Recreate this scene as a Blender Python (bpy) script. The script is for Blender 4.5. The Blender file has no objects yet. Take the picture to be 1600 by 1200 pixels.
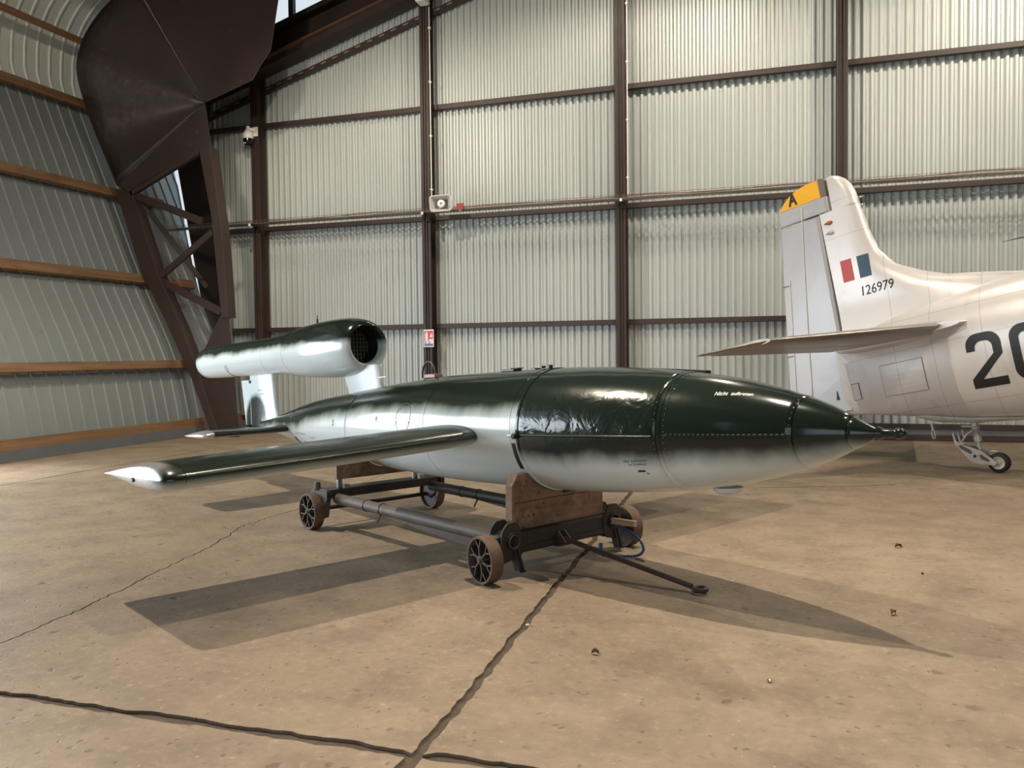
import bpy, bmesh, math, random
from mathutils import Matrix, Vector
random.seed(7)
S = bpy.context.scene
COL = S.collection
R = math.radians

# ------------------------------------------------------------------ camera
cam_d = bpy.data.cameras.new('camera'); cam = bpy.data.objects.new('camera', cam_d); COL.objects.link(cam)
cam_d.sensor_width = 36.0; cam_d.lens = 1328.0 / 1600.0 * 36.0; cam_d.clip_start = 0.05; cam_d.clip_end = 300
def cam_basis(yaw, pitch, roll):
    fwd = Vector((-math.sin(yaw), math.cos(yaw), 0)); right = Vector((math.cos(yaw), math.sin(yaw), 0)); up = Vector((0, 0, 1))
    f2 = fwd * math.cos(pitch) - up * math.sin(pitch); u2 = up * math.cos(pitch) + fwd * math.sin(pitch)
    r3 = right * math.cos(roll) + u2 * math.sin(roll); u3 = u2 * math.cos(roll) - right * math.sin(roll)
    return r3, u3, f2
cr, cu, cf = cam_basis(R(17.98), R(1.9916), R(-0.646))
cam.matrix_world = Matrix(((cr.x, cu.x, -cf.x, 0), (cr.y, cu.y, -cf.y, 0), (cr.z, cu.z, -cf.z, 1.4), (0, 0, 0, 1)))
S.camera = cam

# ------------------------------------------------------------------ world, lights, exposure
W = bpy.data.worlds.new('overcast_sky'); S.world = W; W.use_nodes = True
bg = W.node_tree.nodes['Background']; bg.inputs[0].default_value = (0.84, 0.93, 1.0, 1); bg.inputs[1].default_value = 1.2
S.view_settings.view_transform = 'Standard'; S.view_settings.look = 'None'
S.view_settings.gamma = 1; S.view_settings.use_curve_mapping = False
S.view_settings.exposure = -0.52

def lamp(x, y, z, power, col=(1.0, 0.86, 0.68), radius=0.06, aim=None, cone=168, blend=0.25):  # builds the bay lamps and also the added fills
    d = bpy.data.lights.new('bay_or_fill_lamp', 'SPOT'); d.energy = power; d.color = col; d.shadow_soft_size = radius
    d.spot_size = R(cone); d.spot_blend = blend
    o = bpy.data.objects.new('bay_or_fill_lamp', d); COL.objects.link(o); o.location = (x, y, z)
    if aim: o.rotation_euler = (Vector(aim) - o.location).to_track_quat('-Z', 'Y').to_euler()
    return o
LP = 1150
lamp(-6.4, 5.5, 8.0, LP * 2.6, aim=(-5.2, 5.2, 0), cone=138, blend=0.7)
lamp(-0.75, 5.05, 8.0, LP * 2.7, aim=(1.6, 3.2, 0), cone=84, blend=0.8)
lamp(-1.4, 11.2, 8.0, LP * 0.55)
lamp(-4.5, -1.0, 9.4, LP * 3.2, radius=0.5, aim=(-12.3, 10.2, 5.6), cone=62, blend=0.8)  # added fill with no known fitting, lifts the upper left wall
lamp(4.2, 5.2, 8.0, LP * 0.55)
lamp(4.2, 11.0, 8.0, LP * 1.25)
lamp(-6.9, 9.6, 6.4, LP * 0.75, aim=(-6.2, 14.4, 3.4), cone=115, blend=0.8)  # wall wash added to brighten the left part of the gable
lamp(9.6, 5.2, 8.0, LP * 0.3)
lamp(2.6, 2.6, 9.4, LP * 1.9, aim=(1.2, 11.4, 2.4), cone=52, blend=0.8)  # fill spot added to brighten the silver aircraft tail
lamp(-3.4, 9.6, 8.8, LP * 0.55, aim=(-3.2, 14.4, 2.6), cone=110, blend=0.8)  # extra wash added for the middle of the gable
def area(name, loc, rot, sx, sy, power, col):
    d = bpy.data.lights.new(name, 'AREA'); d.shape = 'RECTANGLE'; d.size = sx; d.size_y = sy; d.energy = power; d.color = col
    o = bpy.data.objects.new(name, d); COL.objects.link(o); o.location = loc; o.rotation_euler = rot
    return o
# daylight coming in through the open side bay on the left and the open front doors
area('side_bay_daylight', (-10.6, 4.4, 1.6), (R(90), 0, R(-90)), 6.0, 2.8, 800, (0.84, 0.93, 1.0))
area('front_door_daylight', (3.0, -8.6, 2.6), (R(90), 0, 0), 13.0, 5.0, 300, (0.88, 0.95, 1.0))
sd = bpy.data.lights.new('floor_flood', 'SPOT'); sd.energy = 420; sd.color = (1.0, 0.97, 0.93); sd.spot_size = R(62); sd.spot_blend = 1.0; sd.shadow_soft_size = 0.15
so = bpy.data.objects.new('floor_flood', sd); COL.objects.link(so); so.location = (-10.1, 7.0, 1.9)
so.rotation_euler = (Vector((-9.35, 7.75, 0)) - so.location).to_track_quat('-Z', 'Y').to_euler()

# ------------------------------------------------------------------ node helpers
def new_mat(name):
    m = bpy.data.materials.new(name); m.use_nodes = True
    nt = m.node_tree; b = nt.nodes['Principled BSDF']
    return m, nt, b
def N(nt, typ, **kw):
    n = nt.nodes.new(typ)
    for k, v in kw.items():
        if k.startswith('i_'):
            n.inputs[int(k[2:])].default_value = v
        else:
            setattr(n, k, v)
    return n
def L(nt, a, b): nt.links.new(a, b)
def val(nt, x):
    return x
def math_n(nt, op, a, b=None, c=None, clamp=False):
    n = nt.nodes.new('ShaderNodeMath'); n.operation = op; n.use_clamp = clamp
    for i, x in enumerate((a, b, c)):
        if x is None: continue
        if hasattr(x, 'is_linked') or hasattr(x, 'links'): nt.links.new(x, n.inputs[i])
        else: n.inputs[i].default_value = x
    return n.outputs[0]
def smooth(nt, x, lo, hi):
    n = nt.nodes.new('ShaderNodeMapRange'); n.interpolation_type = 'SMOOTHSTEP'
    nt.links.new(x, n.inputs[0]); n.inputs[1].default_value = lo; n.inputs[2].default_value = hi
    n.inputs[3].default_value = 0; n.inputs[4].default_value = 1
    return n.outputs[0]
def noise(nt, vec, scale, detail=4, rough=0.55, dist=0.0):
    n = nt.nodes.new('ShaderNodeTexNoise'); n.inputs['Scale'].default_value = scale; n.inputs['Detail'].default_value = detail
    n.inputs['Roughness'].default_value = rough; n.inputs['Distortion'].default_value = dist
    if vec is not None: nt.links.new(vec, n.inputs['Vector'])
    return n.outputs['Fac']
def mapping(nt, vec, scale=(1, 1, 1), loc=(0, 0, 0), rot=(0, 0, 0)):
    n = nt.nodes.new('ShaderNodeMapping'); nt.links.new(vec, n.inputs[0])
    n.inputs['Scale'].default_value = scale; n.inputs['Location'].default_value = loc; n.inputs['Rotation'].default_value = rot
    return n.outputs[0]
def mixc(nt, f, a, b, blend='MIX'):
    n = nt.nodes.new('ShaderNodeMix'); n.data_type = 'RGBA'; n.blend_type = blend
    if hasattr(f, 'links'): nt.links.new(f, n.inputs[0])
    else: n.inputs[0].default_value = f
    for i, x in ((6, a), (7, b)):
        if hasattr(x, 'links'): nt.links.new(x, n.inputs[i])
        else: n.inputs[i].default_value = (*x, 1) if len(x) == 3 else x
    return n.outputs[2]
def bump(nt, b, h, strength, dist):
    n = nt.nodes.new('ShaderNodeBump'); n.inputs['Strength'].default_value = strength; n.inputs['Distance'].default_value = dist
    nt.links.new(h, n.inputs['Height']); nt.links.new(n.outputs[0], b.inputs['Normal'])
    return n
def objco(nt): return nt.nodes.new('ShaderNodeTexCoord').outputs['Object']
def geopos(nt): return nt.nodes.new('ShaderNodeNewGeometry').outputs['Position']
def sep(nt, v):
    n = nt.nodes.new('ShaderNodeSeparateXYZ'); nt.links.new(v, n.inputs[0]); return n.outputs

def plain(name, col, rough=0.5, metal=0.0, var=0.12, scale=6.0, bump_s=0.0):
    m, nt, b = new_mat(name)
    v = objco(nt); f = noise(nt, v, scale, 5)
    dark = tuple(c * (1 - var) for c in col); lite = tuple(min(1, c * (1 + var)) for c in col)
    L(nt, mixc(nt, f, dark, lite), b.inputs['Base Color'])
    b.inputs['Roughness'].default_value = rough; b.inputs['Metallic'].default_value = metal
    if bump_s: bump(nt, b, noise(nt, v, scale * 8, 4), bump_s, 0.004)
    return m

# ------------------------------------------------------------------ materials
def mat_sheet(name, base, stain, rough, metal, seed):
    m, nt, b = new_mat(name)
    v = geopos(nt)
    big = noise(nt, mapping(nt, v, (0.35, 0.35, 0.25), (seed, 0, 0)), 1.0, 4)
    streak = noise(nt, mapping(nt, v, (7, 7, 0.25), (seed, 3, 0)), 1.0, 5, 0.6)
    c = mixc(nt, smooth(nt, big, 0.35, 0.7), base, tuple(x * 0.9 for x in base))
    c = mixc(nt, math_n(nt, 'MULTIPLY', smooth(nt, streak, 0.55, 0.8), 0.45), c, stain)
    L(nt, c, b.inputs['Base Color'])
    b.inputs['Roughness'].default_value = rough; b.inputs['Metallic'].default_value = metal
    return m
M_gable = mat_sheet('galvanised_cream_sheet', (0.485, 0.525, 0.515), (0.36, 0.33, 0.27), 0.44, 0.2, 0.0)
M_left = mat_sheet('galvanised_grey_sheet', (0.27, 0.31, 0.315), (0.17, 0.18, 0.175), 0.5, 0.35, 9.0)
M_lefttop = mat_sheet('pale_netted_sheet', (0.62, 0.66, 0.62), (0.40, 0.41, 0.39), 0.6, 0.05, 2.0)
M_roof = mat_sheet('roof_sheet', (0.13, 0.125, 0.115), (0.09, 0.085, 0.08), 0.6, 0.1, 4.0)

def mat_brown(name, rough, scr):
    m, nt, b = new_mat(name)
    v = objco(nt)
    f = noise(nt, v, 2.2, 6)
    g = noise(nt, mapping(nt, v, (1, 1, 1), (4, 2, 1)), 9.0, 5)
    c = mixc(nt, f, (0.031, 0.018, 0.015), (0.052, 0.032, 0.027))
    c = mixc(nt, math_n(nt, 'MULTIPLY', smooth(nt, g, 0.66, 0.72), scr), c, (0.16, 0.12, 0.10))
    L(nt, c, b.inputs['Base Color'])
    L(nt, math_n(nt, 'ADD', math_n(nt, 'MULTIPLY', g, 0.25), rough), b.inputs['Roughness'])
    return m
M_brown = mat_brown('red_brown_painted_steel', 0.38, 0.1)
M_plate = mat_brown('red_brown_glossy_plate', 0.18, 0.35)
def brushed(m, hub):
    # ground-finish marks run in circles round the knee of the haunch
    nt = m.node_tree; b = nt.nodes['Principled BSDF']
    v = nt.nodes.new('ShaderNodeVectorMath'); v.operation = 'SUBTRACT'; L(nt, objco(nt), v.inputs[0]); v.inputs[1].default_value = hub
    nm = nt.nodes.new('ShaderNodeVectorMath'); nm.operation = 'NORMALIZE'; L(nt, v.outputs[0], nm.inputs[0])
    b.inputs['Anisotropic'].default_value = 0.92; L(nt, nm.outputs[0], b.inputs['Tangent'])
    b.inputs['Specular IOR Level'].default_value = 0.9
M_haunch = mat_brown('red_brown_ground_plate', 0.22, 0.3); brushed(M_haunch, (-0.14, 0.0, 5.87))
for n_ in M_haunch.node_tree.nodes:
    if n_.type == 'MIX' and not n_.inputs[6].is_linked: n_.inputs[6].default_value = (.026, .016, .014, 1); n_.inputs[7].default_value = (.040, .026, .023, 1)
M_dark = plain('shadow_brown_steel', (0.022, 0.014, 0.012), 0.6)  # shaded copy of the brown steel, shade held in the colour
M_black = plain('black_paint', (0.012, 0.012, 0.012), 0.35)
M_white = plain('white_plastic', (0.78, 0.78, 0.75), 0.35, var=0.04)
M_grey = plain('grey_concrete_kerb', (0.125, 0.135, 0.15), 0.8, var=0.25, scale=3)
M_zinc = plain('zinc_wire', (0.20, 0.175, 0.16), 0.5, 0.6)
M_redc = plain('dark_red_cable', (0.17, 0.022, 0.02), 0.5)
M_red = plain('red_plastic', (0.36, 0.03, 0.025), 0.4, var=0.05)
M_conduit = plain('white_conduit', (0.72, 0.72, 0.70), 0.4, var=0.03)
M_flash = plain('grey_flashing', (0.30, 0.30, 0.29), 0.45, 0.4)

def mat_timber(name, c1, c2, axis='y'):
    m, nt, b = new_mat(name)
    v = objco(nt)
    sc = {'y': (14, 0.7, 14), 'x': (0.9, 14, 14)}[axis]
    f = noise(nt, mapping(nt, v, sc), 1.0, 6, 0.6, 0.4)
    blot = noise(nt, v, 1.7, 5)
    c = mixc(nt, smooth(nt, f, 0.3, 0.7), c1, c2)
    c = mixc(nt, math_n(nt, 'MULTIPLY', smooth(nt, blot, 0.55, 0.75), 0.5), c, tuple(x * 0.45 for x in c1))
    L(nt, c, b.inputs['Base Color']); b.inputs['Roughness'].default_value = 0.65
    bump(nt, b, f, 0.25, 0.004)
    return m
M_timber = mat_timber('orange_purlin_timber', (0.165, 0.088, 0.045), (0.255, 0.148, 0.08))
M_bolster = mat_timber('worn_red_brown_timber', (0.15, 0.080, 0.050), (0.27, 0.165, 0.105), 'y')
def stains(m):
    nt = m.node_tree; b = nt.nodes['Principled BSDF']; src = b.inputs['Base Color'].links[0].from_socket; v = objco(nt)
    a1 = noise(nt, v, 9.0, 5, 0.65); a2 = noise(nt, mapping(nt, v, (1, 1, 1), (3, 1, 5)), 22.0, 3, 0.5)
    c = mixc(nt, math_n(nt, 'MULTIPLY', smooth(nt, a1, 0.5, 0.7), 0.7), src, (0.36, 0.23, 0.15))
    c = mixc(nt, math_n(nt, 'MULTIPLY', smooth(nt, a2, 0.64, 0.70), 0.85), c, (0.045, 0.028, 0.02))
    L(nt, c, b.inputs['Base Color'])
stains(M_bolster)
M_peg = mat_timber('pale_timber', (0.34, 0.24, 0.14), (0.46, 0.34, 0.2), 'x')

def mat_floor():
    m, nt, b = new_mat('brown_worn_concrete')
    v = geopos(nt)
    big = noise(nt, v, 0.45, 5, 0.6)
    mid = noise(nt, v, 2.6, 6, 0.62)
    fine = noise(nt, v, 20.0, 7, 0.72)
    c = mixc(nt, smooth(nt, big, 0.3, 0.7), (0.242, 0.183, 0.127), (0.318, 0.25, 0.178))
    c = mixc(nt, smooth(nt, mid, 0.35, 0.75), c, (0.185, 0.139, 0.097), 'MIX')
    c2 = mixc(nt, math_n(nt, 'MULTIPLY', smooth(nt, fine, 0.5, 0.75), 0.6), c, (0.42, 0.335, 0.24))
    c2 = mixc(nt, math_n(nt, 'MULTIPLY', smooth(nt, fine, 0.46, 0.28), 0.65), c2, (0.13, 0.10, 0.08))
    # chips and pits
    vo = nt.nodes.new('ShaderNodeTexVoronoi'); vo.inputs['Scale'].default_value = 5.0; L(nt, mapping(nt, v, (1, 1, 1)), vo.inputs['Vector'])
    spot = noise(nt, mapping(nt, v, (1, 1, 1), (7, 3, 0)), 11.0, 3, 0.5)
    pit = math_n(nt, 'MULTIPLY', smooth(nt, vo.outputs['Distance'], 0.22, 0.08), smooth(nt, spot, 0.52, 0.62))
    c2 = mixc(nt, math_n(nt, 'MULTIPLY', pit, 0.55), c2, (0.075, 0.055, 0.042))
    # grit: tiny dark chips and pale stones
    v2 = nt.nodes.new('ShaderNodeTexVoronoi'); v2.inputs['Scale'].default_value = 24.0; wv = nt.nodes.new('ShaderNodeTexNoise'); wv.inputs['Scale'].default_value = 14.0; wv.inputs['Detail'].default_value = 4; L(nt, v, wv.inputs['Vector'])
    wa = nt.nodes.new('ShaderNodeVectorMath'); wa.operation = 'MULTIPLY_ADD'; L(nt, wv.outputs['Color'], wa.inputs[0]); wa.inputs[1].default_value = (.09, .09, .09); L(nt, v, wa.inputs[2])
    L(nt, wa.outputs[0], v2.inputs['Vector'])
    sel = sep(nt, v2.outputs['Color'])
    chip = math_n(nt, 'MULTIPLY', smooth(nt, v2.outputs['Distance'], 0.34, 0.10), math_n(nt, 'GREATER_THAN', sel[0], 0.86))
    stone = math_n(nt, 'MULTIPLY', smooth(nt, v2.outputs['Distance'], 0.20, 0.12), math_n(nt, 'GREATER_THAN', sel[1], 0.90))
    c2 = mixc(nt, math_n(nt, 'MULTIPLY', chip, 0.55), c2, (0.085, 0.062, 0.046))
    c2 = mixc(nt, math_n(nt, 'MULTIPLY', stone, 0.6), c2, (0.52, 0.41, 0.30))
    # dark oil stains
    st = noise(nt, mapping(nt, v, (0.8, 0.8, 0.8), (2, 9, 0)), 1.3, 5, 0.6)
    c2 = mixc(nt, math_n(nt, 'MULTIPLY', smooth(nt, st, 0.58, 0.72), 0.4), c2, (0.12, 0.095, 0.075))
    L(nt, c2, b.inputs['Base Color'])
    L(nt, math_n(nt, 'ADD', math_n(nt, 'MULTIPLY', mid, 0.3), 0.42), b.inputs['Roughness'])
    h = math_n(nt, 'SUBTRACT', math_n(nt, 'ADD', math_n(nt, 'MULTIPLY', fine, 0.5), math_n(nt, 'MULTIPLY', mid, 0.4)), math_n(nt, 'ADD', math_n(nt, 'MULTIPLY', pit, 0.8), math_n(nt, 'MULTIPLY', chip, 0.5)))
    bump(nt, b, h, 0.65, 0.014)
    return m
M_floor = mat_floor()
M_joint = plain('dirt_in_joints', (0.085, 0.066, 0.048), 0.95, var=0.6, scale=14, bump_s=0.8)

GREEN = (0.011, 0.018, 0.014); BLUE = (0.62, 0.69, 0.70)
def mat_bomb(name, kind):
    """green over pale blue paint, sprayed with a soft wavy edge; x = along the body, z = height in the thing's own frame"""
    m, nt, b = new_mat(name)
    v = objco(nt); x, y, z = sep(nt, v)
    wav = noise(nt, mapping(nt, v, (1.6, 0.6, 0.6)), 1.5, 3, 0.5)
    fuzz = noise(nt, mapping(nt, v, (2.0, 1.5, 1.5)), 4.0, 4, 0.55)
    off = math_n(nt, 'ADD', math_n(nt, 'MULTIPLY', math_n(nt, 'SUBTRACT', wav, 0.5), 0.12), math_n(nt, 'MULTIPLY', math_n(nt, 'SUBTRACT', fuzz, 0.5), 0.045))
    if kind == 'body':
        rear = math_n(nt, 'ADD', math_n(nt, 'MULTIPLY', smooth(nt, x, -3.9, -1.9), 0.165), -0.025)
        front = math_n(nt, 'ADD', math_n(nt, 'ADD', math_n(nt, 'MULTIPLY', smooth(nt, x, 1.45, 2.05), 0.065), -0.172), math_n(nt, 'MULTIPLY', smooth(nt, x, 0.4, 1.0), 0.03))
        st = math_n(nt, 'GREATER_THAN', x, -0.012)
        lvl = math_n(nt, 'ADD', math_n(nt, 'MULTIPLY', st, front), math_n(nt, 'MULTIPLY', math_n(nt, 'SUBTRACT', 1.0, st), rear))
        wid = 0.065
    elif kind == 'engine':
        lvl = math_n(nt, 'ADD', 0.755, math_n(nt, 'MULTIPLY', smooth(nt, x, -3.2, -2.4), -0.02)); wid = 0.04
    elif kind == 'wing':
        lvl = math_n(nt, 'ADD', -0.045, math_n(nt, 'MULTIPLY', math_n(nt, 'ABSOLUTE', y), -0.038)); wid = 0.03
        off = math_n(nt, 'MULTIPLY', off, 0.15)
    else:  # fin: green blotch at the foot
        lvl = math_n(nt, 'ADD', 0.0, 0.0)
    if kind == 'fin':
        dx = math_n(nt, 'SUBTRACT', x, -4.56); dz = math_n(nt, 'SUBTRACT', z, 0.02)
        d = math_n(nt, 'SQRT', math_n(nt, 'ADD', math_n(nt, 'POWER', math_n(nt, 'MULTIPLY', dx, 1.15), 2.0), math_n(nt, 'POWER', dz, 2.0)))
        mask = smooth(nt, math_n(nt, 'ADD', d, off), 0.33, 0.25)
    else:
        d = math_n(nt, 'SUBTRACT', z, math_n(nt, 'ADD', lvl, off))
        mask = smooth(nt, d, -wid, wid)
    cl = noise(nt, v, 1.3, 5)
    gr = mixc(nt, cl, tuple(c * 0.85 for c in GREEN), tuple(c * 1.25 for c in GREEN))
    # brighter fresh green along the spray edge
    edge = math_n(nt, 'MULTIPLY', math_n(nt, 'MULTIPLY', mask, math_n(nt, 'SUBTRACT', 1.0, mask)), 2.2)
    gr = mixc(nt, edge, gr, (0.045, 0.10, 0.042))
    bl = mixc(nt, cl, tuple(c * 0.94 for c in BLUE), tuple(c * 1.05 for c in BLUE))
    L(nt, mixc(nt, mask, bl, gr), b.inputs['Base Color'])
    L(nt, math_n(nt, 'ADD', 0.21 if kind == 'wing' else 0.11, math_n(nt, 'MULTIPLY', cl, 0.08)), b.inputs['Roughness'])
    
    low = noise(nt, mapping(nt, v, (1.2, 1.2, 1.2)), 2.0, 3, 0.5)
    if kind == 'body':
        dent = noise(nt, mapping(nt, v, (1.0, 1.0, 1.0), (3, 1, 0)), 7.0, 3, 0.5, 0.8)
        zone = math_n(nt, 'MULTIPLY', smooth(nt, x, -0.02, 0.06), smooth(nt, x, 1.08, 0.98))
        band = math_n(nt, 'MULTIPLY', smooth(nt, z, -0.12, 0.02), smooth(nt, z, 0.26, 0.13))
        h = math_n(nt, 'ADD', math_n(nt, 'MULTIPLY', low, 0.35), math_n(nt, 'MULTIPLY', math_n(nt, 'MULTIPLY', dent, math_n(nt, 'MULTIPLY', zone, band)), 0.75))
        bump(nt, b, h, 0.5, 0.03)
    else:
        bump(nt, b, low, 0.18, 0.03)
    return m
M_body = mat_bomb('bomb_paint_body', 'body'); M_engine = mat_bomb('bomb_paint_engine', 'engine')
M_wing = mat_bomb('bomb_paint_wing', 'wing'); M_fin = mat_bomb('bomb_paint_fin', 'fin')
M_pale = plain('pale_blue_paint', (0.60, 0.66, 0.66), 0.3, var=0.04)
M_silver = plain('silver_paint', (0.62, 0.62, 0.62), 0.28, 0.75, var=0.06)
def mat_tip():
    m = M_wing.copy(); m.name = 'bomb_paint_wing_tip'; nt = m.node_tree; b = nt.nodes['Principled BSDF']
    src = b.inputs['Base Color'].links[0].from_socket; v = objco(nt); x, y, z = sep(nt, v)
    n = noise(nt, v, 9.0, 3, 0.5)
    k = math_n(nt, 'ADD', x, math_n(nt, 'MULTIPLY', math_n(nt, 'SUBTRACT', n, 0.5), 0.12))
    f = math_n(nt, 'MULTIPLY', smooth(nt, k, -0.43, -0.68), smooth(nt, math_n(nt, 'ABSOLUTE', y), 2.37, 2.43))
    L(nt, mixc(nt, f, src, (0.62, 0.62, 0.62)), b.inputs['Base Color']); L(nt, math_n(nt, 'MULTIPLY', f, 0.75), b.inputs['Metallic'])
    return m
M_tip = mat_tip()
M_greenp = plain('dark_green_paint', GREEN, 0.25)
M_letter_w = plain('white_lettering', (0.8, 0.8, 0.78), 0.4, var=0.02)
M_letter_g = plain('faded_grey_lettering', (0.10, 0.12, 0.11), 0.4, var=0.02)
M_letter_f = plain('faint_grey_lettering', (0.30, 0.33, 0.33), 0.4, var=0.02)

def mat_rust(name, c1, c2, rust, amt, rough):
    m, nt, b = new_mat(name)
    v = objco(nt)
    f = noise(nt, v, 7.0, 6, 0.65); g = noise(nt, v, 30.0, 5, 0.6)
    c = mixc(nt, g, c1, c2)
    c = mixc(nt, math_n(nt, 'MULTIPLY', smooth(nt, f, 0.45, 0.65), amt), c, rust)
    L(nt, c, b.inputs['Base Color']); b.inputs['Roughness'].default_value = rough
    bump(nt, b, g, 0.3, 0.002)
    return m
M_frame = mat_rust('worn_dark_steel', (0.017, 0.016, 0.015), (0.034, 0.031, 0.029), (0.045, 0.029, 0.022), 0.6, 0.55)
M_tube = mat_rust('dusty_brown_steel', (0.085, 0.065, 0.055), (0.14, 0.11, 0.095), (0.06, 0.045, 0.04), 0.6, 0.6)
M_wheel = mat_rust('rusty_iron', (0.10, 0.056, 0.038), (0.155, 0.095, 0.067), (0.075, 0.04, 0.027), 0.7, 0.7)
M_bar = mat_rust('brown_rusty_bar', (0.055, 0.033, 0.025), (0.085, 0.052, 0.04), (0.05, 0.03, 0.022), 0.7, 0.6)
M_spoke = mat_rust('dark_cast_iron', (0.028, 0.022, 0.018), (0.055, 0.042, 0.034), (0.04, 0.024, 0.018), 0.6, 0.55)
M_rope = plain('blue_rope', (0.035, 0.075, 0.17), 0.85, var=0.35, scale=60)
M_tyre = plain('black_rubber', (0.018, 0.017, 0.016), 0.8)
M_alloy = plain('grey_alloy', (0.46, 0.44, 0.41), 0.4, 0.5, var=0.2, scale=14)
M_chrome = plain('polished_steel', (0.7, 0.7, 0.7), 0.12, 1.0, var=0.02)

def mat_plane(name, lines=True):
    m, nt, b = new_mat(name)
    v = objco(nt); x, y, z = sep(nt, v)
    f = noise(nt, mapping(nt, v, (1.5, 1.5, 1.0)), 1.5, 5)
    c = mixc(nt, f, (0.66, 0.635, 0.625), (0.74, 0.715, 0.70))
    dirt = noise(nt, mapping(nt, v, (2.5, 2.5, 0.8), (5, 0, 0)), 2.0, 6, 0.65)
    c = mixc(nt, math_n(nt, 'MULTIPLY', smooth(nt, dirt, 0.55, 0.75), 0.35), c, (0.40, 0.37, 0.36))
    if lines:
        tot = None
        for s0 in (-1.02, -0.55, 0.02, 0.7, 1.4):
            e = smooth(nt, math_n(nt, 'ABSOLUTE', math_n(nt, 'SUBTRACT', x, s0)), 0.006, 0.001)
            tot = e if tot is None else math_n(nt, 'MAXIMUM', tot, e)
        for u0 in (-0.34, 0.38, 0.74, 2.44, 1.98):
            e = smooth(nt, math_n(nt, 'ABSOLUTE', math_n(nt, 'SUBTRACT', z, u0)), 0.005, 0.001)
            tot = math_n(nt, 'MAXIMUM', tot, e)
        c = mixc(nt, math_n(nt, 'MULTIPLY', tot, 0.45), c, (0.20, 0.18, 0.17))
    L(nt, c, b.inputs['Base Color'])
    b.inputs['Metallic'].default_value = 0.22; b.inputs['Roughness'].default_value = 0.32
    bump(nt, b, noise(nt, mapping(nt, v, (1, 1, 1)), 3.0, 3), 0.15, 0.02)
    return m
M_plane = mat_plane('silver_lacquer'); M_rudder = mat_plane('silver_lacquer_rudder', False)
for n_ in M_rudder.node_tree.nodes:
    if n_.type == 'MIX' and not n_.inputs[6].is_linked: n_.inputs[6].default_value = (.40, .40, .42, 1); n_.inputs[7].default_value = (.47, .465, .48, 1)
M_bare = plain('bare_metal_skin', (0.36, 0.335, 0.32), 0.36, 0.8, var=0.08, scale=3)
M_yellow = plain('yellow_paint', (0.82, 0.42, 0.02), 0.4, var=0.04)
M_flagr = plain('flag_red', (0.50, 0.075, 0.08), 0.45, var=0.04)
M_flagb = plain('flag_blue', (0.035, 0.075, 0.13), 0.45, var=0.04)
M_numb = plain('black_numerals', (0.014, 0.014, 0.015), 0.4, var=0.05)
M_tape = plain('brown_primer', (0.17, 0.13, 0.115), 0.6, var=0.1)
M_amber = plain('amber_glass', (0.40, 0.09, 0.02), 0.2, var=0.05)
M_signr = plain('sign_red', (0.62, 0.08, 0.11), 0.5, var=0.05)
M_signb = plain('sign_blue', (0.13, 0.18, 0.38), 0.5, var=0.05)
M_signw = plain('sign_white', (0.80, 0.76, 0.76), 0.45, var=0.03)

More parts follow.
